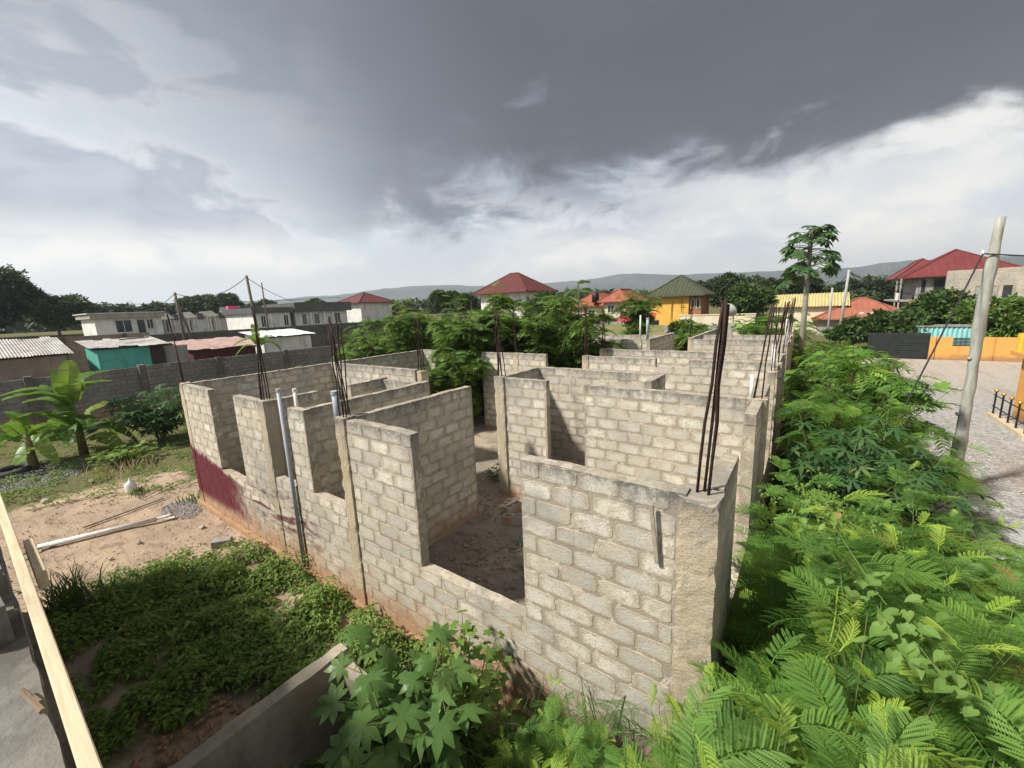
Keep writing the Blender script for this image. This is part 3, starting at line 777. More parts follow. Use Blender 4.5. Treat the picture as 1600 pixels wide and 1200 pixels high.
# ================================================================== plants close by, right-hand strip
near = [
 (0.42, 2.15, 3.25, 0.75, 13, 17, 'feathery shrub in the lower right corner, closest to the viewer'),
 (0.98, 2.75, 3.50, 0.85, 13, 17, 'feathery shrub at the right edge of the picture with drooping fronds'),
 (0.12, 3.05, 2.85, 0.65, 12, 16, 'feathery shrub spreading over the front corner column of the block house'),
 (0.75, 3.95, 3.70, 0.95, 14, 18, 'tall feathery shrub with pale young shoots behind the nearest ones'),
 (1.55, 4.55, 3.30, 0.90, 13, 16, 'feathery shrub at the right edge above the climbing heart-leaved vine'),
 (-0.10, 2.5, 3.0, 0.8, 14, 15, 'feathery shrub whose fronds hang across the foot of the corner column'),
 (0.10, 4.8, 3.15, 0.80, 14, 17, 'feathery shrub hugging the side wall near the front corner'),
]
for i, (x, y, h, r, nb, per, lab) in enumerate(near): feather_shrub(x, y, h, r, nb, per - 2, lab, seed=i + 1, size=(1.25, 1.9), group='feathery shrubs beside the block house')
mid = [
 (0.40, 6.2, 3.45, 1.0, 15, 18, 'dark feathery shrub beside the first window gap of the side wall'),
 (1.5, 6.6, 3.1, 1.05, 15, 18, 'feathery shrub in the strip, left of the leaning grey pole'),
 (2.3, 8.6, 1.75, 1.0, 14, 17, 'low feathery shrub hiding the foot of the leaning grey pole'),
 (2.6, 6.2, 2.2, 1.1, 14, 18, 'feathery shrub spilling on to the gravel at the right edge'),
 (0.2, 1.75, 2.25, 0.6, 10, 14, 'feathery shrub at the bottom edge in front of the corner column'),
]
for i, (x, y, h, r, nb, per, lab) in enumerate(mid): feather_shrub(x, y, h, r, nb, per, lab, meshes=FM0 if i in (0, 1, 3, 4) else FM1, size=(1.1, 1.6), young=0.05, seed=i + 31, group='feathery shrubs beside the block house')
feather_shrub(-1.62, 2.75, 1.6, 0.6, 13, 17, 'small feathery shrub at the foot of the front wall below the window', seed=51, zmin=0.1, size=(0.65, 0.95), t0=0.15)
feather_shrub(-0.75, 2.65, 0.85, 0.5, 10, 10, 'low feathery seedling at the foot of the corner column', seed=52, zmin=0.05, size=(0.6, 0.9), t0=0.1)

# palmate leaved bushes
def hand_shrub(x, y, h, r, nbr, per, label, VFs, mat, size, seed, name, cat, group=None, stalk=0.22, t0=0.35, zmin=0.15, joined=False, stemr=0.014, flat=0.2):
    rs = random.Random(seed * 77 + 3); z0 = gz(x, y) - 0.04
    p = empty(name, (x, y, z0), 0, label, cat, group); mb = MB(); Ms = []
    for P in branches(rs, h, r, nbr):
        mb.tube(P, [stemr, stemr * 0.9, stemr * 0.8, stemr * 0.65, stemr * 0.5, stemr * 0.35], 6, False)
        a = rs.uniform(0, 6.28)
        for k in range(per):
            t = t0 + (1 - t0) * (k + rs.random()) / per
            q, d = pt_on(P, min(t, 0.999)); a += 2.4 + rs.uniform(-0.3, 0.3)
            o = Vector((math.cos(a), math.sin(a), rs.uniform(0.1, 0.7))).normalized()
            L = stalk * rs.uniform(0.6, 1.2); e = q + o * L
            if e.z < zmin or (Vector((x, y, z0)) + e).y > 3.42 and name == 'castor_plant': continue
            mb.tube([q, q + o * L * 0.6 + Vector((0, 0, 0.01)), e], [0.004, 0.0035, 0.003], 4, False)
            s = rs.uniform(*size)
            Ms.append(aim(e, Vector((o.x, o.y, rs.uniform(-0.5, flat))), rs.uniform(-0.5, 0.5), s))
    mb.build('stem', M_STEM, p, smooth=True)
    if joined: join_leaves('foliage', VFs, Ms, mat, p, seed)
    else:
        ms = [tmpl_mesh('leaf', v, mat, weld=len(v[1]) > 12) for v in VFs]
        for M in Ms: place(ms, M, p, rs)
    return p
CAST = [palmate(s, 8, 0.18, 0.40, 0.19, 315, d, 0.16) for s, d in ((1, 0.3), (2, 0.55), (3, 0.15), (4, 0.8))]
CASS = [palmate(s, 6, 0.19, 0.16, 0.13, 290, 0.35) for s in (4, 5, 6)]
VINE5 = [palmate(s, 5, 0.085, 0.66, 0.30, 300, 0.2) for s in (7, 8)]
hand_shrub(-2.9, 2.0, 2.3, 0.72, 10, 9, 'castor plant with large pale star-shaped leaves over the low tank wall', CAST, M_CASTOR, (0.95, 1.5), 1, 'castor_plant', 'plant', t0=0.42)
hand_shrub(-2.85, 2.75, 1.85, 0.6, 14, 19, 'bushy creeper with small lobed leaves against the front wall', VINE5, M_WEED, (0.8, 1.35), 2, 'lobed_creeper', 'plant', stalk=0.10, t0=0.2)
hand_shrub(0.55, 8.3, 3.6, 1.05, 13, 18, 'cassava bush with hand-shaped leaves halfway along the side wall', CASS, M_CASS, (1.1, 1.6), 3, 'cassava_bush', 'plant', 'cassava bushes', stalk=0.25)
hand_shrub(1.3, 9.4, 3.5, 1.05, 14, 18, 'cassava bush with hand-shaped leaves bordering the gravel yard', CASS, M_CASS, (1.1, 1.6), 4, 'cassava_bush', 'plant', 'cassava bushes', stalk=0.25)
hand_shrub(-22.6, 4.9, 2.5, 1.6, 26, 11, 'dark cassava bush between the banana plant and the painted corner', CASS, M_CASS, (1.7, 2.3), 5, 'cassava_bush', 'plant', 'cassava bushes', stalk=0.3, t0=0.3)
hand_shrub(-20.2, 3.2, 0.75, 1.15, 22, 12, 'low leafy weed patch in front of the dark cassava bush', VINE5, M_WEED, (1.2, 1.9), 6, 'weed_clump', 'plant', stalk=0.1, t0=0.1, zmin=0.02)
hand_shrub(-6.7, 8.3, 1.0, 0.35, 7, 14, 'small leafy plant growing from the floor inside the house shell', [simple_leaf(0.11, 0.06)], M_MIDG, (0.8, 1.4), 7, 'floor_plant', 'plant', stalk=0.03, t0=0.2)

# climbing vine with heart leaves and a fine yellow-green weed
def patch(name, label, cat, spots, VFs, mat, seed, lean=0.6, group=None, kindname='leaf'):
    rs = random.Random(seed); c = Vector(spots[0][:3]); p = empty(name, (c.x, c.y, gz(c.x, c.y)), 0, label, cat, group)
    ms = [tmpl_mesh('leaf', v, mat) for v in VFs]; mb = MB(); last = None
    for (x, y, z, n, rad, s0, s1) in spots:
        q0 = Vector((x - c.x, y - c.y, z - p.location.z))
        if last is not None: mb.tube([last, (last + q0) / 2 + Vector((0, 0, -0.05)), q0], 0.0025, 5, False)
        else: mb.tube([Vector((q0.x, q0.y, 0)), q0], 0.003, 5, False)
        last = q0
        for k in range(n):
            d = Vector((rs.gauss(0, 1), rs.gauss(0, 1), rs.gauss(0, 0.6))) * rad * 0.6
            o = Vector((-0.4, -0.7, 0)) + Vector((rs.uniform(-1, 1), rs.uniform(-1, 1), rs.uniform(-lean, 0.1)))
            place(ms, aim(q0 + d, o, rs.uniform(-0.4, 0.4), rs.uniform(s0, s1)), p, rs)
    mb.build('stem', M_STEM, p); return p
HEART = [simple_leaf(0.085, 0.085, 0.15, 2), simple_leaf(0.08, 0.07, 0.3, 2)]
patch('heart_leaf_vine', 'pale heart-leaved vine climbing over the feathery shrubs at lower right', 'vine',
      [(0.50, 3.45, 3.05, 12, 0.16, 0.7, 1.15), (0.60, 3.25, 3.0, 16, 0.16, 0.8, 1.25), (0.70, 3.1, 2.95, 16, 0.15, 0.8, 1.25), (0.80, 3.0, 2.9, 10, 0.15, 0.7, 1.1), (0.30, 4.1, 3.2, 8, 0.2, 0.7, 1.0)], HEART, M_VINE, 5)
SMALL = [simple_leaf(0.045, 0.028)]
patch('pale_weed', 'fine yellow-green weed with tiny leaves beside the side wall', 'plant',
      [(0.15, 5.2, 2.75, 60, 0.34, 0.8, 1.5), (0.35, 5.3, 2.85, 60, 0.34, 0.8, 1.5), (0.05, 5.6, 2.7, 50, 0.36, 0.8, 1.5), (0.5, 5.0, 2.9, 50, 0.3, 0.8, 1.4)], SMALL, M_VINE, 6)

# taller feathery shrubs farther along the wall and the trees behind the house: joined crowns
def feather_tree(x, y, h, r, nb, per, label, seed, trunk_r=0.05, size=(0.9, 1.3), t0=0.2, name='leucaena_tree', cat='tree', group=None, mat=None, sub=3, zlow=0.3, tm=None):
    rs = random.Random(seed * 13 + 5); z0 = gz(x, y) - 0.05; p = empty(name, (x, y, z0), 0, label, cat, group)
    mb = MB(); Ms = []
    for P in branches(rs, h, r, nb, 0.2, wob=0.5, hmin=0.78):
        mb.tube(P, [trunk_r, trunk_r * 0.8, trunk_r * 0.6, trunk_r * 0.42, trunk_r * 0.28, trunk_r * 0.12], 6, False)
        tw = [P]
        for k in range(sub):
            t = rs.uniform(0.3, 0.9); q, d = pt_on(P, t); a = rs.uniform(0, 6.28); l = r * rs.uniform(0.25, 0.5)
            e = q + Vector((math.cos(a), math.sin(a), rs.uniform(-0.1, 0.7))) * l
            T = [q.lerp(e, f) + Vector((0, 0, 0.12 * math.sin(f * 3) - 0.1 * f * f)) for f in (0, 0.25, 0.5, 0.75, 1.0)]
            mb.tube(T, [trunk_r * 0.35, trunk_r * 0.3, trunk_r * 0.22, trunk_r * 0.15, trunk_r * 0.08], 5, False); tw.append(T)
        for T in tw:
            a = rs.uniform(0, 6.28)
            for k in range(per):
                t = t0 + (1 - t0) * (k + rs.random()) / per; q, d = pt_on(T, min(t, 0.999)); a += 2.4
                o = Vector((math.cos(a), math.sin(a), rs.uniform(-0.3, 0.4))) + d * 0.4
                if q.z < zlow: continue
                Ms.append(aim(q, o, rs.uniform(-0.6, 0.6), rs.uniform(*size)))
    mb.build('trunk', M_BARK, p, smooth=True)
    join_leaves('crown', tm or FE2, Ms, mat or M_FERN_D, p, seed); return p
far_strip = [(0.6, 10.9, 4.0, 1.3, 'feathery shrub behind the cassava bushes along the side wall'), (2.0, 11.8, 2.6, 1.2, 'round feathery shrub at the edge of the gravel yard'),
             (1.3, 13.4, 4.5, 1.6, 'tall feathery shrub beside the second window gap'), (0.55, 16.4, 4.25, 1.35, 'tall feathery tree beside the far half of the side wall'),
             (1.5, 19.0, 3.8, 1.3, 'feathery tree between the side wall and the yard, before the papaya'), (0.5, 22.0, 4.2, 1.4, 'feathery tree by the far end of the side wall')]
for i, (x, y, h, r, lab) in enumerate(far_strip):
    feather_tree(x, y, h, r, 11, 22 if y < 12 else 16, lab, 60 + i, 0.03, (0.75, 1.1), t0=0.12, cat='shrub', name='leucaena_shrub', group='feathery shrubs beside the block house', mat=M_FERN, tm=FE1 if y < 12 else FE2)
feather_tree(-16.4, 13.2, 6.2, 2.6, 18, 36, 'broad leucaena tree behind the left rear corner of the house', 71, 0.07, zlow=0.6)
feather_tree(-17.4, 10.4, 4.1, 2.4, 14, 30, 'low spreading leucaena between the perimeter wall and the house', 75, 0.06, zlow=0.4)
feather_tree(-18.4, 14.6, 6.3, 2.2, 12, 24, 'thin-topped leucaena rising behind the broad tree', 76, 0.06)
feather_tree(-11.4, 13.6, 6.9, 2.4, 18, 36, 'tall leucaena tree growing behind the middle of the house', 72, 0.075, zlow=0.3)
feather_tree(-8.5, 14.9, 6.5, 2.4, 18, 36, 'rounded leucaena tree overhanging the rear wall', 73, 0.07, zlow=0.3)
feather_tree(-11.2, 11.5, 4.2, 1.5, 12, 26, 'leafy sapling standing in the rear room opening', 74, 0.04, zlow=0.3)
feather_tree(-10.8, 32.0, 7.6, 1.7, 12, 30, 'slender leucaena tree in front of the yellow house', 77, 0.07, t0=0.3)
feather_tree(-4.9, 24.5, 4.4, 1.3, 10, 24, 'feathery shrub between the two rear stub walls', 78, 0.04)
feather_tree(-1.8, 29.0, 5.0, 2.6, 14, 30, 'pale feathery thicket behind the last cross wall', 79, 0.05, mat=M_FERN)
feather_tree(-14.0, 17.5, 6.0, 2.8, 14, 30, 'broad leucaena filling the gap behind the left rooms', 80, 0.07)
feather_tree(-22.5, 20.0, 5.6, 2.8, 12, 28, 'leucaena beyond the left rear corner near the perimeter wall', 81, 0.07)
feather_tree(-26.5, 26.0, 6.0, 3.0, 12, 28, 'leucaena by the far part of the perimeter wall', 82, 0.07)
feather_tree(-14.5, 24.0, 5.6, 2.8, 12, 28, 'leucaena thicket in the open ground behind the house', 83, 0.07)
for i, (x, y, h, r, lab) in enumerate(((-8.2, 2.9, 0.55, 0.4, 'taller weed clump near the vent pipe foot'), (-6.6, 2.6, 0.6, 0.45, 'taller weed clump before the middle column'), (-7.6, 1.5, 0.5, 0.5, 'taller weed clump in the middle of the weed carpet'), (-5.0, 2.9, 0.7, 0.4, 'taller weed clump behind the tank wall corner'), (-9.4, 1.6, 0.45, 0.45, 'weed clump at the border of the bare earth'), (-6.3, 1.0, 0.4, 0.4, 'weed clump in the shade near the rubble'))):
    hand_shrub(x, y, h, r, 14, 12, lab, [simple_leaf(0.10, 0.06, 0.3), simple_leaf(0.12, 0.07, 0.45)], M_VINE if i in (1, 3) else M_WEED, (0.7, 1.3), 90 + i, 'weed_clump', 'plant', 'weed clumps', stalk=0.05, t0=0.15, zmin=0.03, stemr=0.005)
# ================================================================== weeds, grass and other ground cover
def inside(poly, x, y):
    c = False; j = len(poly) - 1
    for i in range(len(poly)):
        (xi, yi), (xj, yj) = poly[i], poly[j]
        if (yi > y) != (yj > y) and x < (xj - xi) * (y - yi) / (yj - yi) + xi: c = not c
        j = i
    return c
def weed_patch(name, label, poly, n, size, seed, hmax=0.28, gap=0.0, mat=None, tm=None, cat='weeds', hole=None):
    rs = random.Random(seed); xs = [p[0] for p in poly]; ys = [p[1] for p in poly]; Ms = []; k = 0
    tm = tm or [simple_leaf(0.075, 0.05, 0.25), simple_leaf(0.06, 0.045, 0.4), simple_leaf(0.09, 0.045, 0.5)]
    while k < n:
        x, y = rs.uniform(min(xs), max(xs)), rs.uniform(min(ys), max(ys)); k += 1
        jx, jy = x + rs.gauss(0, 0.32), y + rs.gauss(0, 0.32)
        if not inside(poly, jx, jy): continue
        v = mnoise.noise(Vector((x * 1.3, y * 1.3, seed))) + 0.5 * mnoise.noise(Vector((x * 3.7, y * 3.7, seed)))
        if v < gap - 0.45: continue
        if hole and math.hypot(x - hole[0], (y - hole[1])) < hole[2] * (1 + 0.5 * v): continue
        h = hmax * (0.12 + 0.88 * max(0, min(1, 0.45 + v * 1.1))) * rs.uniform(0.5, 1.1)
        a0 = rs.uniform(0, 6.28); m = rs.randint(4, 6)
        for i in range(m):
            a = a0 + 6.28 * i / m + rs.uniform(-0.4, 0.4); hh = h * rs.uniform(0.5, 1.0)
            Ms.append(aim((x + 0.03 * math.cos(a), y + 0.03 * math.sin(a), gz(x, y) + hh), (math.cos(a), math.sin(a), rs.uniform(-0.35, 0.45)), rs.uniform(-0.4, 0.4), rs.uniform(*size)))
    o = join_leaves(name, tm, Ms, mat or M_WEED, None, seed); o['label'] = label; o['category'] = cat; return o
WP = [(-10.2, 0.25), (-11.0, 1.2), (-9.9, 2.45), (-9.1, 3.38), (-2.4, 3.4), (-2.4, 0.2)]
weed_patch('ground_weeds', 'thick low green weeds carpeting the ground before the front wall', WP, 12500, (0.75, 1.35), 3, 0.48, gap=0.16, hole=(-5.6, 0.85, 0.85))
weed_patch('sparse_weeds', 'sparse weeds and grass on the bare plot at left', [(-30, -2), (-30, 12), (-14.5, 12), (-13.7, 3.8), (-17.5, 1.8), (-17, -1)], 5200, (0.8, 1.7), 4, 0.22, gap=0.42, cat='weeds')
weed_patch('strip_weeds', 'dark undergrowth below the shrubs of the side strip', [(-0.35, 0.6), (-0.35, 24), (2.2, 24), (2.6, 9), (2.4, 0.6)], 5200, (0.9, 2.2), 5, 0.9, mat=M_MIDG, cat='undergrowth')
weed_patch('yard_weeds', 'scattered weeds on the gravel yard', [(2.2, 8), (2.2, 20), (3.2, 41), (4, 41), (3.6, 8)], 500, (0.8, 1.6), 8, 0.2, gap=0.2, cat='weeds')

def grass_tuft(x, y, h, n, spread, label, seed, mat=None, z=0.0, group=None, w=0.012, z0=None):
    rs = random.Random(seed); p = empty('grass_tuft', (x, y, gz(x, y) + z), 0, label, 'grass', group); V = []; F = []
    for i in range(n):
        a = rs.uniform(0, 6.28); b = Vector((rs.gauss(0, spread * 0.3), rs.gauss(0, spread * 0.3), 0)); l = h * rs.uniform(0.5, 1.1); out = rs.uniform(0.15, 0.75) * l; ww = w * rs.uniform(0.6, 1.3)
        sd = Vector((-math.sin(a), math.cos(a), 0)); prev = None
        for k in range(6):
            f = k / 5; q = b + Vector((math.cos(a), math.sin(a), 0)) * out * f ** 1.8 + Vector((0, 0, l * (f - 0.32 * f ** 2.6 * (out / l + 0.4))))
            k_ = ww * (1 - f ** 2) + 0.001; o = len(V); V.extend((q - sd * k_, q + sd * k_))
            if k: F.append((o - 2, o - 1, o + 1, o))
    me = mesh_np('blades', V, F, mat or M_GRASS); link(bpy.data.objects.new('blades', me), p); return p
grass_tuft(-10.45, 0.55, 1.05, 150, 0.55, 'tall grass tuft beside the lying pipe near the plank', 1)
grass_tuft(-10.0, 0.95, 0.75, 70, 0.4, 'shorter grass tuft next to the tall one by the plank', 2)
grass_tuft(-2.15, 2.75, 1.25, 120, 0.5, 'tall grass tuft between the castor plant and the small feathery shrub', 3)
grass_tuft(-2.3, 2.2, 1.0, 90, 0.5, 'grass tuft at the bottom edge right of the castor plant', 4)
grass_tuft(-1.45, 3.25, 1.75, 26, 0.3, 'thin tall grass stalks standing against the front wall', 5, w=0.008)
grass_tuft(-9.3, 2.75, 0.45, 40, 0.25, 'small grass tuft beside the loose block', 6)
grass_tuft(-16.2, 2.75, 0.3, 60, 0.5, 'short grass tuft below the white bag', 7)
grass_tuft(-14.0, 3.5, 0.3, 60, 0.6, 'short grass tuft on the gravel heap by the painted corner', 8)
grass_tuft(-19.2, 3.1, 0.5, 160, 1.6, 'heap of dry straw in front of the weed patch', 9, mat=M_DRY, w=0.01)
grass_tuft(-5.7, 2.2, 0.45, 60, 0.5, 'grass tuft among the low weeds near the tank wall', 12)

# ================================================================== banana plants
def banana_leaf(seed, L=1.9, W=0.5, arch=0.5, tear=0.5):
    r = random.Random(seed); V = []; F = []; n = 22
    def mid(t): return Vector((0.05 * math.sin(t * 4 + seed), L * t * (1 - 0.22 * arch * t), L * (0.22 * math.sin(t * 2.2) - arch * t ** 2.4)))
    for s in (-1, 1):
        k = 0
        while k < n:
            m = r.randint(1, 4) if r.random() < tear else r.randint(3, 7); m = min(m, n - k); dz = r.uniform(-0.25, 0.06); sw = r.uniform(-0.05, 0.08)
            base = None
            for j in range(m + 1):
                t = 0.12 + 0.88 * (k + j * (0.93 if tear else 1.0)) / n; a = mid(t)
                ww = W * 0.5 * (math.sin(math.pi * min(1, t * 0.93 + 0.05)) ** 0.55) * r.uniform(0.94, 1.04)
                e = a + Vector((s * ww * 0.93, ww * (0.2 + sw), ww * (0.22 + dz))); h = a + Vector((s * ww * 0.5, ww * 0.08, ww * 0.2))
                o = len(V); V.extend((a, h, e))
                if j: F += [(o - 3, o - 2, o + 1, o), (o - 2, o - 1, o + 2, o + 1)]
            k += m
    o = len(V)
    for i in range(9):
        a = mid(i / 8); w = 0.022 * (1 - i / 9) + 0.003; V.extend((a + Vector((-w, 0, -0.005)), a + Vector((0, 0, -w * 1.4)), a + Vector((w, 0, -0.005))))
        if i: b = o + 3 * i; F += [(b - 3, b - 2, b + 1, b), (b - 2, b - 1, b + 2, b + 1)]
    return np.array([tuple(v) for v in V], dtype=np.float32), np.array(F, dtype=np.int32)
BAN = [tmpl_mesh('leaf', banana_leaf(s, 1.8, 0.72, a, tr), M_BANANA, True) for s, a, tr in ((1, 0.2, 0.4), (2, 0.4, 0.8), (3, 0.65, 0.95), (4, 0.08, 0.3))]
def banana(x, y, h, leaves, label, seed, z=0.0):
    rs = random.Random(seed); p = empty('banana_plant', (x, y, gz(x, y) + z), 0, label, 'banana plant', 'banana plants')
    MB().tube([(0, 0, 0), (0.03, 0, h * 0.35), (0.02, 0.03, h * 0.62), (0, 0, h * 0.8)], [0.15, 0.12, 0.09, 0.05], 10).rough(0.015, 5, seed).build('trunk', plain('banana trunk', (0.21, 0.20, 0.09), (0.12, 0.09, 0.05), 6, 0.7, 0.2), p, smooth=True)
    for (zf, az, el, s, k) in leaves:
        o = bpy.data.objects.new('leaf', BAN[k]); link(o, p); a = R(az)
        o.matrix_local = aim((0, 0, h * zf), (math.cos(a) * math.cos(R(el)), math.sin(a) * math.cos(R(el)), math.sin(R(el))), rs.uniform(-0.35, 0.35), s)
    return p
banana(-23.3, 2.6, 2.6, [(0.72, 60, 84, 1.1, 3), (0.72, 250, 76, 0.9, 3), (0.74, 95, 58, 1.05, 1), (0.72, 55, 48, 1.0, 1), (0.70, 250, 52, 1.15, 2), (0.68, 270, 38, 1.1, 1), (0.5, 100, 15, 1.05, 1), (0.45, 290, 22, 1.1, 0), (0.40, 0, 12, 1.0, 0), (0.42, 330, 35, 0.9, 0),
        (0.30, 250, 15, 1.2, 1), (0.25, 300, 5, 1.25, 1), (0.28, 60, 10, 1.0, 2), (0.35, 20, 30, 0.8, 0), (0.22, 275, 0, 1.2, 2), (0.3, 130, 10, 1.0, 2), (0.38, 200, 25, 1.0, 2), (0.3, 340, 15, 1.1, 1), (0.2, 40, -5, 1.0, 2), (0.25, 80, 5, 1.1, 1), (0.6, 310, 45, 1.0, 0), (0.55, 225, 40, 1.05, 1)], 'banana plant with tattered bright leaves in front of the perimeter wall at left', 1)
banana(-22.4, 1.2, 1.7, [(0.7, 200, 55, 0.7, 0), (0.7, 330, 35, 0.75, 0), (0.65, 60, 30, 0.75, 1), (0.6, 270, 20, 0.8, 1), (0.5, 120, 25, 0.7, 1), (0.4, 20, 12, 0.75, 2)], 'small young banana sucker in front of the large banana plant', 2)
banana(-33.6, 14.0, 4.2, [(0.75, 250, 78, 0.85, 3), (0.72, 85, 35, 1.0, 2), (0.70, 275, 35, 1.0, 2), (0.68, 100, 15, 1.0, 2), (0.66, 255, 10, 1.0, 2), (0.7, 0, 30, 0.9, 1), (0.7, 180, 40, 0.9, 1)], 'banana plant with arching leaves behind the perimeter wall, before the white tin roof', 3)

# ================================================================== the building the photographer stands on, and loose things
M_SLAB = plain('rough concrete', (0.33, 0.31, 0.275), (0.25, 0.235, 0.21), 3, 0.95, 0.5, bscale=22, dirt=0.35, bdist=0.02)
M_SLABD = plain('dark concrete', (0.20, 0.19, 0.172), (0.13, 0.122, 0.11), 4, 0.95, 0.6, bscale=24, dirt=0.5, bdist=0.02)  # darker copy of the rough concrete, with stronger dirt streaks
M_RENDER = plain('cement render', (0.40, 0.345, 0.27), (0.30, 0.255, 0.20), 2.2, 0.95, 0.35, bscale=30, dirt=0.45)
M_TIMBER = plain('sawn timber', (0.62, 0.52, 0.36), (0.50, 0.40, 0.26), 2.5, 0.85, 0.25, bscale=14, stretch=(1, 14, 14), dirt=0.2)
M_TIMBER2 = plain('old timber', (0.22, 0.17, 0.115), (0.14, 0.105, 0.075), 3, 0.9, 0.3, stretch=(1, 10, 10))
nb = empty('neighbouring_building', (0, 0, 0), 0, 'unfinished concrete floor edge of the next building in the lower left corner', 'building')
bm_obj(subdivided_box(-3.75, -6, 3.27, 5.0, 0.0, 3.45, 0.10, 0.006, 7, 5, 0.012), 'slab', M_SLABD, nb)
bm_obj(subdivided_box(-11.3, -6, 2.75, -3.76, 0.0, 2.92, 0.25, 0.012, 4, 6, 0.02), 'slab', M_SLAB, nb)
MB().box(-11.3, -0.22, -0.2, 5.0, -0.02, 3.265).build('wall', M_SLABD, nb)
MB().box(-11.25, -6, -0.2, -11.05, -0.225, 2.745).build('wall', M_RENDER, nb)
MB().bar((-11.3, -0.10, 3.18), (-3.78, -0.10, 3.18), 0.16, 0.50).build('wall', M_SLABD, nb)
def hollow_block(x, y, z, rz, label, seed):
    """a hollow sandcrete block with its two openings"""
    p = MB(); L, Wd, H, t = 0.44, 0.15, 0.21, 0.03
    for (a, b, c, d) in ((-L / 2, -Wd / 2, L / 2, -Wd / 2 + t), (-L / 2, Wd / 2 - t, L / 2, Wd / 2), (-L / 2, -Wd / 2 + t, -L / 2 + t, Wd / 2 - t), (L / 2 - t, -Wd / 2 + t, L / 2, Wd / 2 - t), (-t / 2, -Wd / 2 + t, t / 2, Wd / 2 - t)):
        p.box(a, b, 0, c, d, H)
    p.box(-L / 2 + t, -Wd / 2 + t, 0.0, L / 2 - t, Wd / 2 - t, 0.03)
    o = p.build('concrete_block', M_SLABD if z > 2 else M_BLOCK); o.location = (x, y, z); o.rotation_euler = (0, 0, rz); tag(o, label, 'block', 'loose concrete blocks'); return o
hollow_block(-3.55, -0.13, 3.452, 0.06, 'grey hollow block on the slab edge, nearest along the plank', 1)
hollow_block(-4.15, -0.10, 3.432, 0.02, 'grey hollow block on the slab edge, second along the plank', 2)
hollow_block(-4.75, -0.10, 3.432, 0.0, 'grey hollow block on the slab edge, third along the plank', 3)
hollow_block(-6.6, -0.10, 3.432, 0.0, 'grey hollow block on the slab edge, farthest along the plank', 4)
pl = MB().bar((-11.6, 0.075, 3.545), (1.2, 0.035, 3.545), 0.05, 0.17)
tag(pl.build('timber_plank', M_TIMBER, bevel=0.004), 'long pale sawn plank on edge along the concrete slab at lower left', 'plank', 'pale formwork planks')
tag(MB().bar((-4.6, 0.125, 3.49), (-3.9, 0.12, 3.49), 0.05, 0.12).build('timber_plank', M_TIMBER, bevel=0.004), 'short pale board lying against the outer side of the long plank', 'plank', 'pale formwork planks')
tag(MB().tube([(-2.55, -0.02, 3.475), (-2.78, -0.06, 3.48), (-2.62, -0.02, 3.475)], 0.012, 6).build('bent_stick', M_TIMBER2), 'bent stick lying on the concrete slab beside the plank', 'stick')
# low tank walls under the castor plant
tk = empty('tank_wall', (-4.2, 2.1, 0), 0, 'low cement-rendered tank wall with a chipped top running out of the bottom edge', 'wall'); tk.location = (0, 0, 0)
bm_obj(subdivided_box(-4.33, 0.02, -0.1, -4.15, 2.2, 1.2, 0.12, 0.012, 4, 9, 0.025), 'wall', M_RENDER, tk)
bm_obj(subdivided_box(-4.14, 2.03, -0.1, -2.75, 2.2, 1.05, 0.12, 0.012, 4, 10, 0.025), 'wall', M_RENDER, tk)
# pipe, block, stones, tyre, bag
pp = empty('drain_pipe', (0, 0, 0), 0, 'long white plastic pipe with a split end lying on the bare earth', 'pipe')
MB().tube([(-14.15, 0.50, 0.07), (-13.32, 2.45, 0.075)], 0.058, 14).build('tube', M_PVCW, pp, smooth=True)
for k, (a, b) in enumerate(((0.06, 0.10), (-0.07, 0.06), (0.02, 0.14), (-0.03, -0.01))):
    MB().bar((-13.34, 2.42, 0.07 + 0.03 * (k % 2)), (-13.24 + a * 1.6, 2.72 + b * 0.6, 0.03 + 0.05 * (k % 2)), 0.05, 0.006).build('split_end', M_PVCW, pp)
def stone(x, y, z, s, label, seed, mat, cat='stone', group='stones on the bare plot', sq=(1, 0.8, 0.55), name='stone'):
    bm = bmesh.new(); bmesh.ops.create_icosphere(bm, subdivisions=2, radius=s)
    for v in bm.verts:
        d = mnoise.noise(v.co / s * 1.3 + Vector((seed * 3.1, 0, 0))); v.co *= 1 + 0.4 * d
        v.co = Vector((v.co.x * sq[0], v.co.y * sq[1], v.co.z * sq[2]))
    o = bm_obj(bm, name, mat); o.location = (x, y, z); tag(o, label, cat, group); return o
o = MB().box(-0.2, -0.085, 0, 0.2, 0.085, 0.17).build('concrete_block', M_SLAB, bevel=0.012); o.location = (-10.5, 2.95, 0.0); o.rotation_euler = (0.05, 0, 0.9); tag(o, 'broken tan block lying at the edge of the weeds', 'block', 'loose concrete blocks')
M_STONE = plain('pale stone', (0.42, 0.37, 0.31), (0.30, 0.26, 0.21), 9, 0.95, 0.4)
for i, (x, y, s) in enumerate(((-11.9, 3.0, 0.07), (-12.4, 1.9, 0.06), (-17.9, 1.0, 0.13), (-18.8, 2.1, 0.10), (-12.1, 1.35, 0.05))):
    stone(x, y, s * 0.3, s, 'small stone on the bare earth, ' + ('near the painted wall foot', 'right of the long pipe', 'pale and flat at the left edge', 'among the far weeds', 'in front of the pipe middle')[i], i + 1, M_STONE)
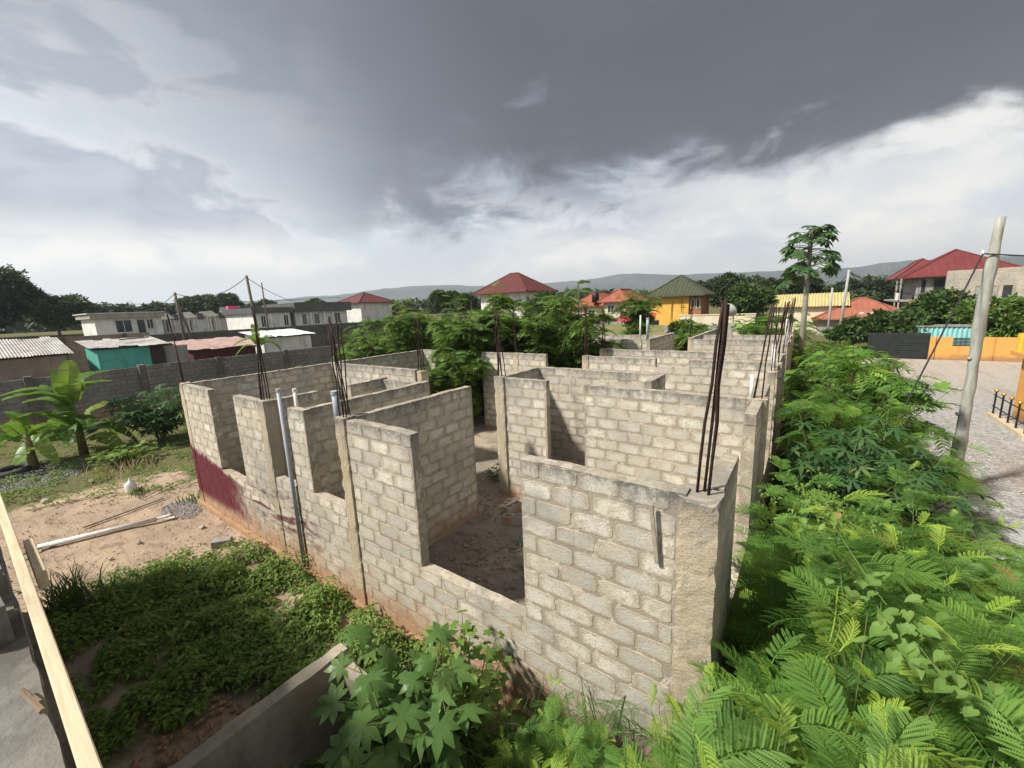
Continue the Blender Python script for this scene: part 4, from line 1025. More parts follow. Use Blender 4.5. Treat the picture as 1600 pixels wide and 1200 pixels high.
def rubble(name, label, cx, cy, rad, n, s0, s1, seed, mat, cat='gravel', hz=0.02):
    rs = random.Random(seed); mb = MB()
    for i in range(n):
        a = rs.uniform(0, 6.28); q = rad * math.sqrt(rs.random()); s = rs.uniform(s0, s1); x, y = cx + q * math.cos(a) * 1.5, cy + q * math.sin(a) * 0.8; z = hz * (1 - q / rad) * 3 + s * 0.2
        P = [(x + s * px * rs.uniform(0.7, 1.2), y + s * py * rs.uniform(0.7, 1.2), z + s * pz * rs.uniform(0.5, 0.9)) for px, py, pz in ((1, 0, 0), (0, 1, 0), (-1, 0, 0), (0, -1, 0), (0, 0, 1), (0, 0, -1))]
        mb.add(P, [(0, 1, 4), (1, 2, 4), (2, 3, 4), (3, 0, 4), (1, 0, 5), (2, 1, 5), (3, 2, 5), (0, 3, 5)])
    o = mb.build(name, mat); tag(o, label, cat, None, 'stuff'); return o
M_CHIP = plain('blue-grey chippings', (0.20, 0.22, 0.24), (0.34, 0.35, 0.36), 30, 0.9, 0.2)
rubble('chippings', 'small heap of blue-grey stone chippings at the end of the pipe', -13.6, 3.05, 0.5, 420, 0.012, 0.035, 1, M_CHIP)
rubble('chippings', 'grey stone chippings spread around the old tyre', -21.8, 1.2, 1.5, 900, 0.015, 0.045, 2, M_CHIP)
rubble('rubble', 'brown rubble and block chips among the weeds by the tank wall', -5.5, 0.95, 0.75, 260, 0.015, 0.06, 3, M_COLUMN, 'rubble')
rubble('earth_crumbs', 'crumbs of earth scattered over the bare plot', -12.5, 2.0, 3.0, 900, 0.008, 0.03, 4, plain('earth clod', (0.32, 0.21, 0.135), (0.22, 0.15, 0.10), 9, 0.95, 0.2), 'earth')
rubble('yard_pebbles', 'loose pebbles over the gravel yard', 3.6, 14.5, 5.0, 2500, 0.015, 0.04, 5, plain('pebble', (0.50, 0.46, 0.41), (0.32, 0.29, 0.26), 14, 0.9, 0.1), 'gravel', 0.005)
def tyre(x, y):
    mb = MB(); n, m = 32, 10; V = []; F = []
    for i in range(n):
        a = 2 * math.pi * i / n
        for j in range(m):
            b = 2 * math.pi * j / m; rr = 0.40 + 0.13 * math.cos(b) * (1 if math.cos(b) > 0 else 0.8) + (0.012 if math.cos(b) > 0.5 and i % 2 else 0); V.append((rr * math.cos(a), rr * math.sin(a), 0.12 + 0.115 * math.sin(b)))
    for i in range(n):
        for j in range(m): F.append((i * m + j, ((i + 1) % n) * m + j, ((i + 1) % n) * m + (j + 1) % m, i * m + (j + 1) % m))
    o = mb.add(V, F).build('tyre', plain('rubber', (0.035, 0.035, 0.037), (0.06, 0.058, 0.055), 8, 0.8, 0.2), smooth=True); o.location = (x, y, 0.0); o.rotation_euler = (0.1, 0.06, 0); tag(o, 'old black tyre lying flat at the left edge', 'tyre')
tyre(-22.6, 0.75)
def bag(x, y):
    bm = bmesh.new(); bmesh.ops.create_icosphere(bm, subdivisions=3, radius=0.2)
    for v in bm.verts:
        f = (v.co.z + 0.2) / 0.4; k = 1.0 - 0.85 * sst(0.45, 1.0, f); v.co.x *= k * 0.9; v.co.y *= k * 0.7; v.co.z = v.co.z * 1.5 + 0.24
        v.co += mnoise.noise_vector(v.co * 9) * 0.035
    o = bm_obj(bm, 'plastic_bag', plain('white plastic', (0.74, 0.74, 0.72), (0.62, 0.62, 0.60), 8, 0.4, 0.3), smooth=True); o.location = (x, y, 0.0); o.rotation_euler = (0.1, 0.25, 0.4); tag(o, 'crumpled white plastic bag standing on the grass', 'bag')
bag(-16.4, 2.6)
for i, (a, b, w, lab) in enumerate((((-17.6, 0.55, 0.03), (-16.9, 2.35, 0.03), 0.05, 'long thin batten on the earth left of the white bag'), ((-14.6, 1.3, 0.03), (-14.9, 3.0, 0.03), 0.05, 'thin batten half buried between pipe and white bag'),
                                   ((-13.9, 0.1, 0.10), (-14.2, 0.75, 0.03), 0.06, 'dark stick at the near end of the white pipe'), ((-10.9, 1.75, 0.02), (-10.85, 2.15, 0.03), 0.03, 'short pale stick on the earth before the weeds'), ((-16.0, 3.6, 0.06), (-15.4, 2.6, 0.03), 0.025, 'twig lying near the painted corner'))):
    tag(MB().bar(a, b, w, w * 0.5).build('stick', M_TIMBER if i in (0, 3) else M_TIMBER2), lab, 'stick', 'sticks on the bare plot')

# ================================================================== perimeter wall at left with its pilasters
pw = empty('perimeter_wall', (0, 0, 0), 0, 'dark weathered block boundary wall with pilasters behind the banana plant', 'wall')
PW = BlockWall()
PW.wall('y', -31.0, -6.0, 6.3, -0.1, 2.60, core_mat=M_GMORT, parent=pw)
PW.wall('y', -30.7, 6.6, 42.0, -0.1, 2.66, core_mat=M_GMORT, parent=pw)
join_blocks('block_courses', [(k, M) for k, M, o, ax in PW.items], M_GBLOCK, pw)
for yy in (-2.0, 2.2, 6.45, 10.2, 14.4, 18.6, 22.8, 27): bm_obj(subdivided_box(-31.12 + (0.3 if yy > 6.5 else 0), yy - 0.15, -0.1, -30.75 + (0.3 if yy > 6.5 else 0.1), yy + 0.15, 2.72, 0.15, 0.015, 3, yy, 0.02), 'pilaster', M_GMORT, pw)
# builders' leavings on the floor of the shell
rubble('floor_rubble', 'crumbled mortar and block chips on the floor behind the front window', -3.9, 5.2, 1.3, 420, 0.012, 0.05, 11, M_MORTAR, 'rubble', 0.012).location.z = 0.42
rubble('floor_rubble', 'crumbled mortar on the floor of the middle passage', -5.4, 7.2, 1.0, 260, 0.012, 0.05, 12, M_MORTAR, 'rubble', 0.012).location.z = 0.42
for i, (x, y, a, lab) in enumerate(((-4.9, 6.6, 0.5, 'loose block on the floor near the inner wall end'), (-5.2, 7.0, 1.4, 'loose block lying askew in the middle passage'), (-3.2, 6.9, 0.2, 'loose block on the floor below the inner cross wall'))): hollow_block(x, y, 0.425, a, lab, 20 + i)
grass_tuft(-4.2, 6.2, 0.35, 40, 0.3, 'small grass tuft on the floor behind the front window', 31, z=0.42)
grass_tuft(-3.4, 5.2, 0.25, 30, 0.3, 'tiny grass tuft in the window room', 32, z=0.42)
hand_shrub(-7.0, 4.7, 1.7, 0.45, 8, 14, 'weed growing inside the small bathroom room', [simple_leaf(0.12, 0.06, 0.3)], M_WEED, (0.8, 1.4), 97, 'weed_clump', 'plant', 'weed clumps', stalk=0.04, t0=0.2)
hand_shrub(-8.2, 4.8, 1.6, 0.4, 8, 14, 'weed growing behind the vent pipe', [simple_leaf(0.12, 0.06, 0.3)], M_WEED, (0.8, 1.4), 98, 'weed_clump', 'plant', 'weed clumps', stalk=0.04, t0=0.2)
hand_shrub(-7.0, 6.75, 3.3, 0.3, 6, 12, 'straggly weed topping the end of the bathroom wall', [simple_leaf(0.10, 0.05, 0.3)], M_WEED, (0.7, 1.2), 99, 'weed_clump', 'plant', 'weed clumps', stalk=0.04, t0=0.75)
# ================================================================== shacks and walls behind the perimeter wall
def corrugated(mb, O, U, Vv, amp=0.03, pitch=0.18, seed=1, jag=0.0):
    """wavy sheet: corrugations run along Vv, waves step along U"""
    O, U, Vv = Vector(O), Vector(U), Vector(Vv); N = U.cross(Vv).normalized(); n = max(8, int(U.length / pitch * 4)); r = random.Random(seed)
    V = []; j0 = j1 = 0
    for i in range(n + 1):
        f = i / n; w = N * amp * math.sin(f * U.length / pitch * 2 * math.pi)
        if i % 14 == 0: j0, j1 = r.uniform(-jag, jag), r.uniform(-jag, jag)
        for g in (0 - j0, 0.5, 1 + j1): V.append(O + U * f + Vv * g + w + N * 0.02 * mnoise.noise(Vector((f * 9, g * 4, seed))))
    F = []
    for i in range(n):
        for k in range(2): F.append((i * 3 + k, (i + 1) * 3 + k, (i + 1) * 3 + k + 1, i * 3 + k + 1))
    mb.add(V, F); return mb
def tin(name, c1, c2): return plain(name, c1, c2, 1.6, 0.55, 0.2, 0.35, dirt=0.55)
M_TIN = tin('weathered tin', (0.40, 0.39, 0.37), (0.29, 0.25, 0.22)); M_TINP = tin('rusty pink tin', (0.40, 0.29, 0.26), (0.31, 0.18, 0.155)); M_TINW = tin('white tin', (0.80, 0.80, 0.78), (0.70, 0.69, 0.66))
M_MUD = plain('mud plaster', (0.30, 0.24, 0.19), (0.22, 0.175, 0.14), 1.2, 0.95, 0.3, dirt=0.4)
M_TEAL = plain('turquoise paint', (0.10, 0.40, 0.335), (0.085, 0.33, 0.28), 1.5, 0.7, 0.1, dirt=0.3); M_DRED = plain('dark red paint', (0.10, 0.025, 0.03), (0.07, 0.02, 0.025), 2, 0.8, 0.1)
M_WHITE = plain('white wall paint', (0.72, 0.71, 0.68), (0.60, 0.58, 0.54), 0.8, 0.85, 0.08, dirt=0.35); M_DOOR = plain('dark planks', (0.055, 0.042, 0.033), (0.035, 0.028, 0.022), 4, 0.9, 0.3)
def shack(name, label, x, y0, y1, depth, zn, zf, wall_m, roof_m, ov=0.35, seed=1, door=None, group='tin-roofed shacks', jag=0.05):
    zb = gz(x, (y0 + y1) / 2) - 0.4; p = empty(name, (0, 0, 0), 0, label, 'shack', group)
    mb = MB(); V = [(x, y0, zb), (x, y1, zb), (x - depth, y1, zb), (x - depth, y0, zb), (x, y0, zn), (x, y1, zn), (x - depth, y1, zf), (x - depth, y0, zf)]
    mb.add(V, [(0, 1, 5, 4), (1, 2, 6, 5), (2, 3, 7, 6), (3, 0, 4, 7)]); mb.build('wall', wall_m, p)
    s = (zf - zn) / depth
    mr = MB(); corrugated(mr, (x + ov, y0 - ov, zn - ov * s + 0.06), (0, y1 - y0 + 2 * ov, 0), (-(depth + 2 * ov), 0, s * (depth + 2 * ov)), 0.016, 0.13, seed, jag); mr.build('roof', roof_m, p)
    MB().bar((x + 0.05, y0 - 0.2, zn - 0.06), (x + 0.05, y1 + 0.2, zn - 0.06), 0.06, 0.1).build('rafter', M_DOOR, p)
    if door: MB().box(x + 0.01, door[0], zb + 0.4, x + 0.05, door[1], zn - 0.1).build('door', M_DOOR, p)
    return p
shack('mud_shack', 'mud-walled shack with a grey corrugated tin roof at the left edge', -36.5, -3.0, 4.3, 4.5, 3.45, 4.25, M_MUD, M_TIN, seed=2)
shack('turquoise_shack', 'turquoise shack with a ragged tin roof and a dark plank door', -36.0, 5.6, 8.9, 3.4, 3.60, 3.95, M_TEAL, M_TIN, seed=3, door=(8.15, 8.88), jag=0.10)
shack('pink_roof_shack', 'dark red shack under a rusty pinkish tin roof', -36.3, 10.6, 14.8, 3.6, 2.95, 3.45, M_DRED, M_TINP, seed=4)
shack('white_shack', 'white shack with a white tin roof beyond the perimeter wall', -38.0, 16.2, 20.4, 3.4, 3.40, 3.75, M_WHITE, M_TINW, seed=5)
MB().bar((-37.2, 7.0, 4.02), (-37.6, 8.6, 4.08), 0.18, 0.08).build('roof_weight', M_TIMBER2, bpy.data.objects['turquoise_shack'])
lw = empty('long_block_wall', (0, 0, 0), 0, 'long brown block wall between the shacks and the white bungalows', 'wall')
MB().box(-52.15, -12, 0, -52.0, 12.0, 4.12).build('wall', M_MUD, lw); MB().box(-52.18, 12.0, 0, -52.03, 42, 3.85).build('wall', M_GMORT, lw)
for yy in range(-10, 42, 4): MB().box(-51.99, yy, 0, -51.85, yy + 0.3, 4.16 if yy < 11 else 3.9).build('pilaster', M_GMORT, lw)
wl = empty('grey_stub_wall', (0, 0, 0), 0, 'grey block stub wall between the turquoise and the pink-roofed shack', 'wall'); MB().box(-36.4, 8.98, 0, -36.2, 10.3, 3.4).build('wall', M_SLAB, wl)

# ================================================================== houses
M_GLASS = plain('dark window glass', (0.022, 0.026, 0.030), (0.04, 0.045, 0.05), 2, 0.12, 0.0, 0.0, 0.6)
M_CONC = plain('far concrete', (0.36, 0.345, 0.31), (0.27, 0.255, 0.23), 1.2, 0.95, 0.2, dirt=0.35)
M_ROOFR = plain('red metal roof', (0.145, 0.042, 0.038), (0.11, 0.034, 0.032), 0.7, 0.5, 0.05, dirt=0.15); M_ROOFM = plain('bright red metal roof', (0.17, 0.042, 0.040), (0.135, 0.035, 0.034), 0.6, 0.45, 0.05)
M_ROOFT = plain('clay tile roof', (0.34, 0.105, 0.060), (0.25, 0.075, 0.045), 1.5, 0.8, 0.2, dirt=0.25); M_ROOFO = plain('orange tile roof', (0.36, 0.125, 0.075), (0.28, 0.10, 0.065), 0.8, 0.8, 0.2, dirt=0.3)
M_ROOFG = plain('dark green shingle roof', (0.070, 0.078, 0.045), (0.050, 0.056, 0.035), 2.5, 0.85, 0.2); M_ROOFY = plain('yellow tin roof', (0.50, 0.43, 0.20), (0.42, 0.35, 0.17), 1, 0.6, 0.1)
M_CREAM = plain('cream wall', (0.66, 0.58, 0.42), (0.58, 0.50, 0.36), 0.8, 0.85, 0.05, dirt=0.2); M_YEL = plain('yellow ochre wall', (0.70, 0.39, 0.075), (0.62, 0.34, 0.065), 0.7, 0.8, 0.05, dirt=0.12)
M_ORG = plain('orange wall paint', (0.74, 0.36, 0.085), (0.66, 0.32, 0.075), 0.8, 0.8, 0.08, dirt=0.12); M_BRICK = None
def splash_wall(name, c1, c2):
    m, t = newmat(name); p = t.pos(); z = t.sep(p)[2]
    c = t.mix(t.noise(p, 0.8, 5, 0.6), c1, c2)
    c = t.mix(t.math('MULTIPLY', t.ss(t.noise(t.vmath('MULTIPLY', p, (1, 1, 0.2)), 1.6, 6, 0.7), 0.5, 0.7), 0.4), c, tuple(a * 0.55 for a in c2))
    f = t.ss(t.math('ADD', z, t.math('MULTIPLY', t.noise(p, 2.2, 6, 0.65), -0.9)), 0.05, -0.35)
    c = t.mix(t.math('MULTIPLY', f, 0.8), c, (0.26, 0.16, 0.09)); t.pbr(c, 0.8, t.bump(t.noise(p, 20, 4, 0.6), 0.1, 0.01), 0, 0.25); return m
M_ORG = splash_wall('weathered orange paint', (0.70, 0.36, 0.10), (0.58, 0.29, 0.075))
M_BRICK = plain('brown brick cladding', (0.33, 0.16, 0.075), (0.26, 0.12, 0.06), 3, 0.9, 0.2)
M_GREY = plain('grey roof fascia', (0.115, 0.112, 0.11), (0.085, 0.085, 0.085), 0.6, 0.7, 0.1); M_PINK = plain('pink wall', (0.78, 0.10, 0.22), (0.7, 0.09, 0.2), 1, 0.7, 0.0)
M_GATE = plain('dark green steel', (0.030, 0.036, 0.034), (0.042, 0.048, 0.045), 3, 0.5, 0.05, 0.3); M_BLACK = plain('black paint', (0.014, 0.014, 0.015), (0.02, 0.02, 0.02), 4, 0.4, 0.0)
def window(parent, face, a0, a1, z0, z1, frame=0.07, mat=M_GLASS, fm=None, bars=1):
    """face: (axis, coord, sign): a pane set in a frame proud of the wall"""
    ax, c, s = face; fm = fm or M_WHITE
    def bx(mb, a, b, zz0, zz1, d0, d1):
        lo, hi = sorted((c + s * d0, c + s * d1))
        return mb.box(a, lo, zz0, b, hi, zz1) if ax == 'x' else mb.box(lo, a, zz0, hi, b, zz1)
    w = bx(MB(), a0, a1, z0, z1, 0.004, 0.02).build('window', mat, parent)
    f = MB(); bx(f, a0 - frame, a1 + frame, z1, z1 + frame, 0.003, 0.07); bx(f, a0 - frame, a1 + frame, z0 - frame, z0, 0.003, 0.10); bx(f, a0 - frame, a0, z0, z1, 0.003, 0.07); bx(f, a1, a1 + frame, z0, z1, 0.003, 0.07)
    for k in range(bars): m_ = a0 + (a1 - a0) * (k + 1) / (bars + 1); bx(f, m_ - 0.025, m_ + 0.025, z0, z1, 0.022, 0.05)
    f.build('frame', fm, w); return w
def hip_roof(parent, x0, y0, x1, y1, ze, zr, mat, ov=0.6, name='roof', ribs=0.0):
    """hip roof with a fascia and raised sheet ribs"""
    a0, b0, a1, b1 = x0 - ov, y0 - ov, x1 + ov, y1 + ov; w, d = a1 - a0, b1 - b0; h = min(w, d) / 2; cx, cy = (a0 + a1) / 2, (b0 + b1) / 2
    r0 = (a0 + h, cy, zr) if w >= d else (cx, b0 + h, zr); r1 = (a1 - h, cy, zr) if w >= d else (cx, b1 - h, zr)
    if abs(w - d) < 0.05: r1 = (r0[0] + 0.01, r0[1], zr)
    t = 0.14; V = [(a0, b0, ze), (a1, b0, ze), (a1, b1, ze), (a0, b1, ze), r0, r1, (a0, b0, ze - t), (a1, b0, ze - t), (a1, b1, ze - t), (a0, b1, ze - t)]
    if w >= d: F = [(0, 1, 5, 4), (1, 2, 5), (2, 3, 4, 5), (3, 0, 4)]
    else: F = [(0, 1, 4), (1, 2, 5, 4), (2, 3, 5), (3, 0, 4, 5)]
    F += [(0, 6, 7, 1), (1, 7, 8, 2), (2, 8, 9, 3), (3, 9, 6, 0), (6, 9, 8, 7)]
    o = MB().add(V, F).build(name, mat, parent)
    m = MB()
    for e in ((V[0], r0), (V[1], r1 if w >= d else r0), (V[2], r1), (V[3], r0 if w >= d else r1), (r0, r1)): m.bar(Vector(e[0]) + Vector((0, 0, 0.03)), Vector(e[1]) + Vector((0, 0, 0.03)), 0.22, 0.08)
    m.build('ridge_cap', mat, o)
    if ribs:
        def planeribs(A, B, C, D):      # eave A->B, ridge D->C
            A, B, C, D = map(Vector, (A, B, C, D)); e = (B - A); L = e.length; e.normalize(); k = ribs
            while k < L:
                q = A + e * k; up = ((C + D) / 2 - (A + B) / 2); up = (up - e * up.dot(e)); H = up.length; u = up.normalized()
                lim = min(1.0, k / max(1e-3, (D - A).dot(e)), (L - k) / max(1e-3, (B - C).dot(e))); m = MB(); m.bar(q + Vector((0, 0, 0.02)), q + u * H * lim + Vector((0, 0, 0.02)), 0.06, 0.05); m.build('sheet_rib', mat, o); k += ribs
        if w >= d: planeribs(V[0], V[1], r1, r0); planeribs(V[1], V[2], r1, r1); planeribs(V[3], V[0], r0, r0)
        else: planeribs(V[0], V[1], r0, r0); planeribs(V[1], V[2], r1, r0); planeribs(V[3], V[0], r0, r1)
    return o
def walls(parent, x0, y0, x1, y1, z0, z1, mat, name='wall'): return MB().box(x0, y0, z0, x1, y1, z1).build(name, mat, parent)
def bld(name, label, cat='house', group=None): return empty(name, (0, 0, 0), 0, label, cat, group)
# --- left: flat-roofed white bungalows
b = bld('white_bungalow', 'white flat-roofed bungalow with dark windows beside the big dark tree')
walls(b, -80, 11.6, -72, 18.2, 0, 5.75, M_WHITE); walls(b, -80.4, 11.2, -71.5, 18.5, 5.752, 6.35, M_CONC, 'roof'); walls(b, -80.5, 11.0, -71.4, 18.6, 6.352, 6.45, M_WHITE, 'roof_edge')
for a0, a1, z0, z1 in ((13.5, 15.0, 3.95, 5.45), (16.6, 17.2, 4.3, 5.45)): window(b, ('y', -72, 1), a0, a1, z0, z1, 0.08)
walls(b, -71.99, 15.6, -71.95, 16.35, 2.5, 5.45, M_GLASS, 'door')
b = bld('terrace_row', 'long white terrace with sloped parapets and paired slender columns')
walls(b, -84, 19.0, -78, 33.5, 0, 5.55, M_WHITE)
for i in range(5):
    y0 = 19.2 + i * 2.9; z = 5.45 + 0.08 * i
    MB().add([(-77.2, y0, z - 0.15), (-77.2, y0 + 1.9, z), (-80, y0 + 1.9, z + 0.9), (-80, y0, z + 0.75)], [(0, 1, 2, 3), (3, 2, 1, 0)]).build('canopy', M_CONC, b)
    walls(b, -77.95, y0 + 1.95, -77.7, y0 + 2.85, 5.2, 6.1, M_GREY, 'parapet')
    for k in (0.15, 0.6, 1.3, 1.7): walls(b, -77.5, y0 + k, -77.3, y0 + k + 0.16, 2.2, z - 0.2, M_WHITE, 'column')
    window(b, ('y', -78, 1), y0 + 0.75, y0 + 1.15, 3.6, 5.1, 0.05, bars=0)
b = bld('grey_roof_bungalow', 'white bungalow with a deep dark grey roof band left of the leucaena trees')
walls(b, -76, 27.4, -66, 32.6, 0, 5.7, M_WHITE); walls(b, -76.2, 27.0, -65.6, 33.0, 5.702, 6.5, M_GREY, 'roof')
walls(b, -76, 33.6, -66.2, 42.6, 0, 5.7, M_WHITE); walls(b, -76.3, 33.2, -65.5, 43.2, 5.703, 7.15, M_GREY, 'roof')
for a0, a1 in ((28.3, 28.9), (31.6, 32.2), (34.6, 35.2), (36.6, 37.4), (40.2, 41.2)): window(b, ('y', -65.99 if a0 < 33 else -66.19, 1), a0, a1, 3.7, 5.3, 0.08)
for yy in (29.5, 33.3, 35.7, 38.0, 39.5): walls(b, -65.95, yy, -65.7, yy + 0.22, 2, 5.65, M_WHITE, 'column')
b = bld('pink_gable_house', 'far dark roof with a bright pink gable end left of centre'); walls(b, -96, 34.9, -95, 36.6, 0, 7.6, M_PINK); walls(b, -105, 36.82, -94.5, 46, 0, 7.6, M_GREY, 'roof')
# --- centre
b = bld('red_roof_cottage', 'small far house with a red roof glimpsed between the leucaena tops'); walls(b, -80, 49.5, -72, 57, 0, 7.2, M_WHITE); hip_roof(b, -80, 49.5, -72, 57, 7.2, 9.3, M_ROOFR, 0.8)
b = bld('white_villa', 'two-storey white villa with a dark red hipped roof in the centre background')
walls(b, -43.2, 52.0, -34.6, 59, 0, 7.2, M_WHITE); hip_roof(b, -43.2, 52.0, -34.6, 59, 7.35, 10.4, M_ROOFR, 1.0, ribs=0.6)
for a0, a1 in ((-37.6, -36.7), (-35.9, -35.2), (-41, -40)): window(b, ('x', 52.0, -1), a0, a1, 4.9, 6.2, 0.08)
window(b, ('y', -34.6, 1), 54, 55.2, 4.9, 6.2); walls(b, -38.6, 50.9, -36.4, 51.99, 0, 4.2, M_CONC, 'bay')
b = bld('tiled_house', 'house with a clay-red hipped roof and black water tank, left of the slender tree')
walls(b, -30.5, 60, -25.6, 68, 0, 4.7, M_CREAM); hip_roof(b, -30.5, 60, -25.6, 68, 4.8, 6.9, M_ROOFT, 0.7)
MB().tube([(-26.6, 59.4, 5.2), (-26.6, 59.4, 6.5), (-26.6, 59.4, 6.75)], [0.55, 0.55, 0.3], 14).build('water_tank', M_BLACK, b, True); window(b, ('x', 60, -1), -28, -27.0, 2.8, 4.0)
b = bld('cream_tiled_house', 'cream house with a clay-tiled roof and one dark window, behind the red awning')
walls(b, -24.3, 57, -20.9, 65, 0, 5.2, M_CREAM); hip_roof(b, -24.3, 57, -20.9, 65, 5.3, 7.0, M_ROOFT, 0.7); window(b, ('x', 57, -1), -23.6, -22.7, 3.7, 4.7)
b = bld('red_awning_stall', 'low stall with a red sheet awning under the slender tree', 'stall'); mr = MB(); corrugated(mr, (-16.9, 43.2, 3.05), (3.9, 0, 0), (0, 1.5, 0.75), 0.02, 0.2, 3); mr.build('awning', plain('red sheet', (0.52, 0.06, 0.075), (0.42, 0.05, 0.06), 2, 0.6, 0.05), b); walls(b, -16.6, 44.6, -13.3, 46.5, 0, 3.0, M_GREY)
b = bld('yellow_house', 'bright yellow house with a dark green hipped roof right of centre')
walls(b, -17.2, 56, -12.4, 62, 0, 5.55, M_YEL); walls(b, -12.39, 56.3, -11.0, 61.5, 0, 5.45, M_BRICK, 'brick_bay'); hip_roof(b, -17.2, 56, -11.0, 62, 5.65, 8.3, M_ROOFG, 0.7, ribs=0.45)
for a0 in (-12.15, -11.5): window(b, ('x', 56.3, -1), a0, a0 + 0.35, 4.0, 5.1, 0.05, bars=0)
MB().bar((-13.2, 55.8, 3.5), (-13.2, 55.8, 5.2), 0.05, 0.05).bar((-13.5, 55.8, 4.4), (-12.9, 55.8, 4.4), 0.05, 0.05).build('aerial', M_BLACK, b)
b = bld('cream_compound_wall', 'pale cream compound wall behind the last rooms of the house shell', 'wall'); walls(b, -10.6, 44.0, -3.9, 44.2, 0, 3.5, M_CREAM); walls(b, -10.65, 43.95, -3.85, 44.25, 3.502, 3.6, M_CREAM, 'coping')
b = bld('low_grey_wall', 'low grey block wall at the foot of the cream compound wall', 'wall'); walls(b, -10.4, 38.0, -5.0, 38.2, 0, 2.9, M_CONC)
b = bld('scrap_wall', 'old grey boundary wall left of the slender tree', 'wall'); walls(b, -27, 46.0, -17.3, 46.2, 0, 2.9, M_CONC); walls(b, -27, 46.21, -17.3, 46.3, 2.5, 3.3, M_DOOR, 'planks')
MB().add([(-18.5, 36, 0.5), (-10.9, 36, 0.5), (-10.9, 43, 2.6), (-18.5, 43, 2.9)], [(0, 1, 2, 3)]).build('grass_bank', plain('grass bank', (0.12, 0.135, 0.045), (0.20, 0.17, 0.08), 1.2, 0.95, 0.5))['kind'] = 'structure'
# satellite dish
d = empty('satellite_dish', (-5.6, 43.0, 0), 0, 'grey satellite dish on a pole before the cream wall', 'dish'); bm = bmesh.new(); bmesh.ops.create_uvsphere(bm, u_segments=20, v_segments=12, radius=1.0)
bmesh.ops.delete(bm, geom=[v for v in bm.verts if v.co.z > -0.55], context='VERTS'); o = bm_obj(bm, 'reflector', plain('grey dish', (0.5, 0.5, 0.48), (0.42, 0.42, 0.4), 3, 0.5, 0.0), d, True); o.location = (0, 0, 4.35); o.rotation_euler = (R(-60), 0, R(-25)); MB().tube([(0, 0.1, 0), (0, 0.1, 3.7)], 0.05, 8).build('mast', M_PVC, d)
# --- right
b = bld('yellow_roof_shed', 'shed with a yellow corrugated roof behind the papaya tree', 'shed'); walls(b, -4.0, 60.5, 3.4, 66, 0, 3.7, M_CREAM); mr = MB(); corrugated(mr, (-4.6, 60, 3.7), (8.4, 0, 0), (0, 3.5, 1.5), 0.05, 0.3, 5); mr.build('roof', M_ROOFY, b)
b = bld('orange_roof_house', 'long low house with faded orange tiled roof and a torn patch'); walls(b, 1.0, 58.6, 8.8, 66, 0, 2.2, M_CONC); hip_roof(b, 1.0, 58.6, 8.8, 66, 2.35, 4.5, M_ROOFO, 0.6, ribs=0.5)
for k in range(7): MB().box(4.6 + 0.45 * k, 58.9 + 0.02 * k, 2.75 + 0.03 * (k % 3), 4.95 + 0.45 * k, 59.6, 2.95 + 0.05 * (k % 2)).build('torn_tile', M_TIN if k % 2 else M_WHITE, b)
window(b, ('x', 58.6, -1), 5.2, 6.4, 0.6, 1.8); window(b, ('x', 58.6, -1), 7.2, 8.3, 0.6, 1.8)
b = bld('red_roof_shell_house', 'two-storey unfinished house with a bright red hipped roof and open balconies')
walls(b, 10.8, 72, 19, 81, 0, 6.6, M_CONC); hip_roof(b, 10.2, 72, 19, 81, 6.7, 9.9, M_ROOFM, 0.9, ribs=0.7); hip_roof(b, 9.6, 75.0, 14, 83, 6.75, 9.1, M_ROOFM, 0.6)
walls(b, 9.2, 71.6, 10.79, 84, 3.7, 3.9, M_CONC, 'balcony'); walls(b, 9.2, 71.6, 9.35, 71.75, 0, 6.6, M_CONC, 'balcony_post'); walls(b, 9.2, 74.6, 9.35, 74.75, 0, 6.6, M_CONC, 'balcony_post')
for k in range(6): walls(b, 9.22, 72 + 0.4 * k, 9.3, 72.06 + 0.4 * k, 3.9, 4.8, M_WHITE, 'baluster')
for a0, a1, z0, z1 in ((12.3, 13.9, 4.9, 6.4), (12.2, 13.9, 1.2, 3.0), (11.2, 11.6, 4.7, 6.3), (11.2, 11.6, 1.0, 3.0)): window(b, ('x', 72, -1), a0, a1, z0, z1, 0.05, bars=0, fm=M_CONC)
b = bld('block_shell_building', 'tall unfinished building of pale bare blocks at the right edge')
M_SHELL = masonry('pale bare blockwork', (0.52, 0.47, 0.37), (0.42, 0.38, 0.30), (0.36, 0.31, 0.24), 30, 0.4, soil=False, stain=0)
SB = BlockWall(); SB.wall('x', 60.0, 11.1, 22.0, -0.2, 6.85, [], core_mat=M_CONC, parent=b)
join_blocks('block_courses', [(k, M) for k, M, o, ax in SB.items], M_SHELL, b)
for a0, a1, z0, z1 in ((11.5, 11.75, 3.7, 4.7), (12.2, 12.45, 3.7, 4.7), (13.2, 14.6, 3.2, 5.2), (15.0, 18.0, 3.1, 5.2)): window(b, ('x', 59.915, -1), a0, a1, z0, z1, 0.06, bars=0, fm=M_SHELL, mat=M_CONC if a0 == 13.2 else M_GLASS)
walls(b, 11.0, 58.6, 22, 59.9, 2.4, 2.75, M_SHELL, 'ledge'); walls(b, 15.6, 58.9, 16.3, 59.88, 2.752, 5.3, M_SHELL, 'pier')
b = bld('compound_gate', 'dark green steel sliding gate at the end of the gravel yard', 'gate'); walls(b, 4.0, 42.35, 7.45, 42.40, 0.05, 1.95, M_GATE, 'panel')
for k in range(10): walls(b, 4.05, 42.31, 7.40, 42.348, 0.12 + 0.18 * k, 0.26 + 0.18 * k, M_GATE, 'slat')
for xx in (4.0, 5.6, 7.4): walls(b, xx, 42.28, xx + 0.07, 42.347, 0.02, 1.98, M_GATE, 'gate_post')
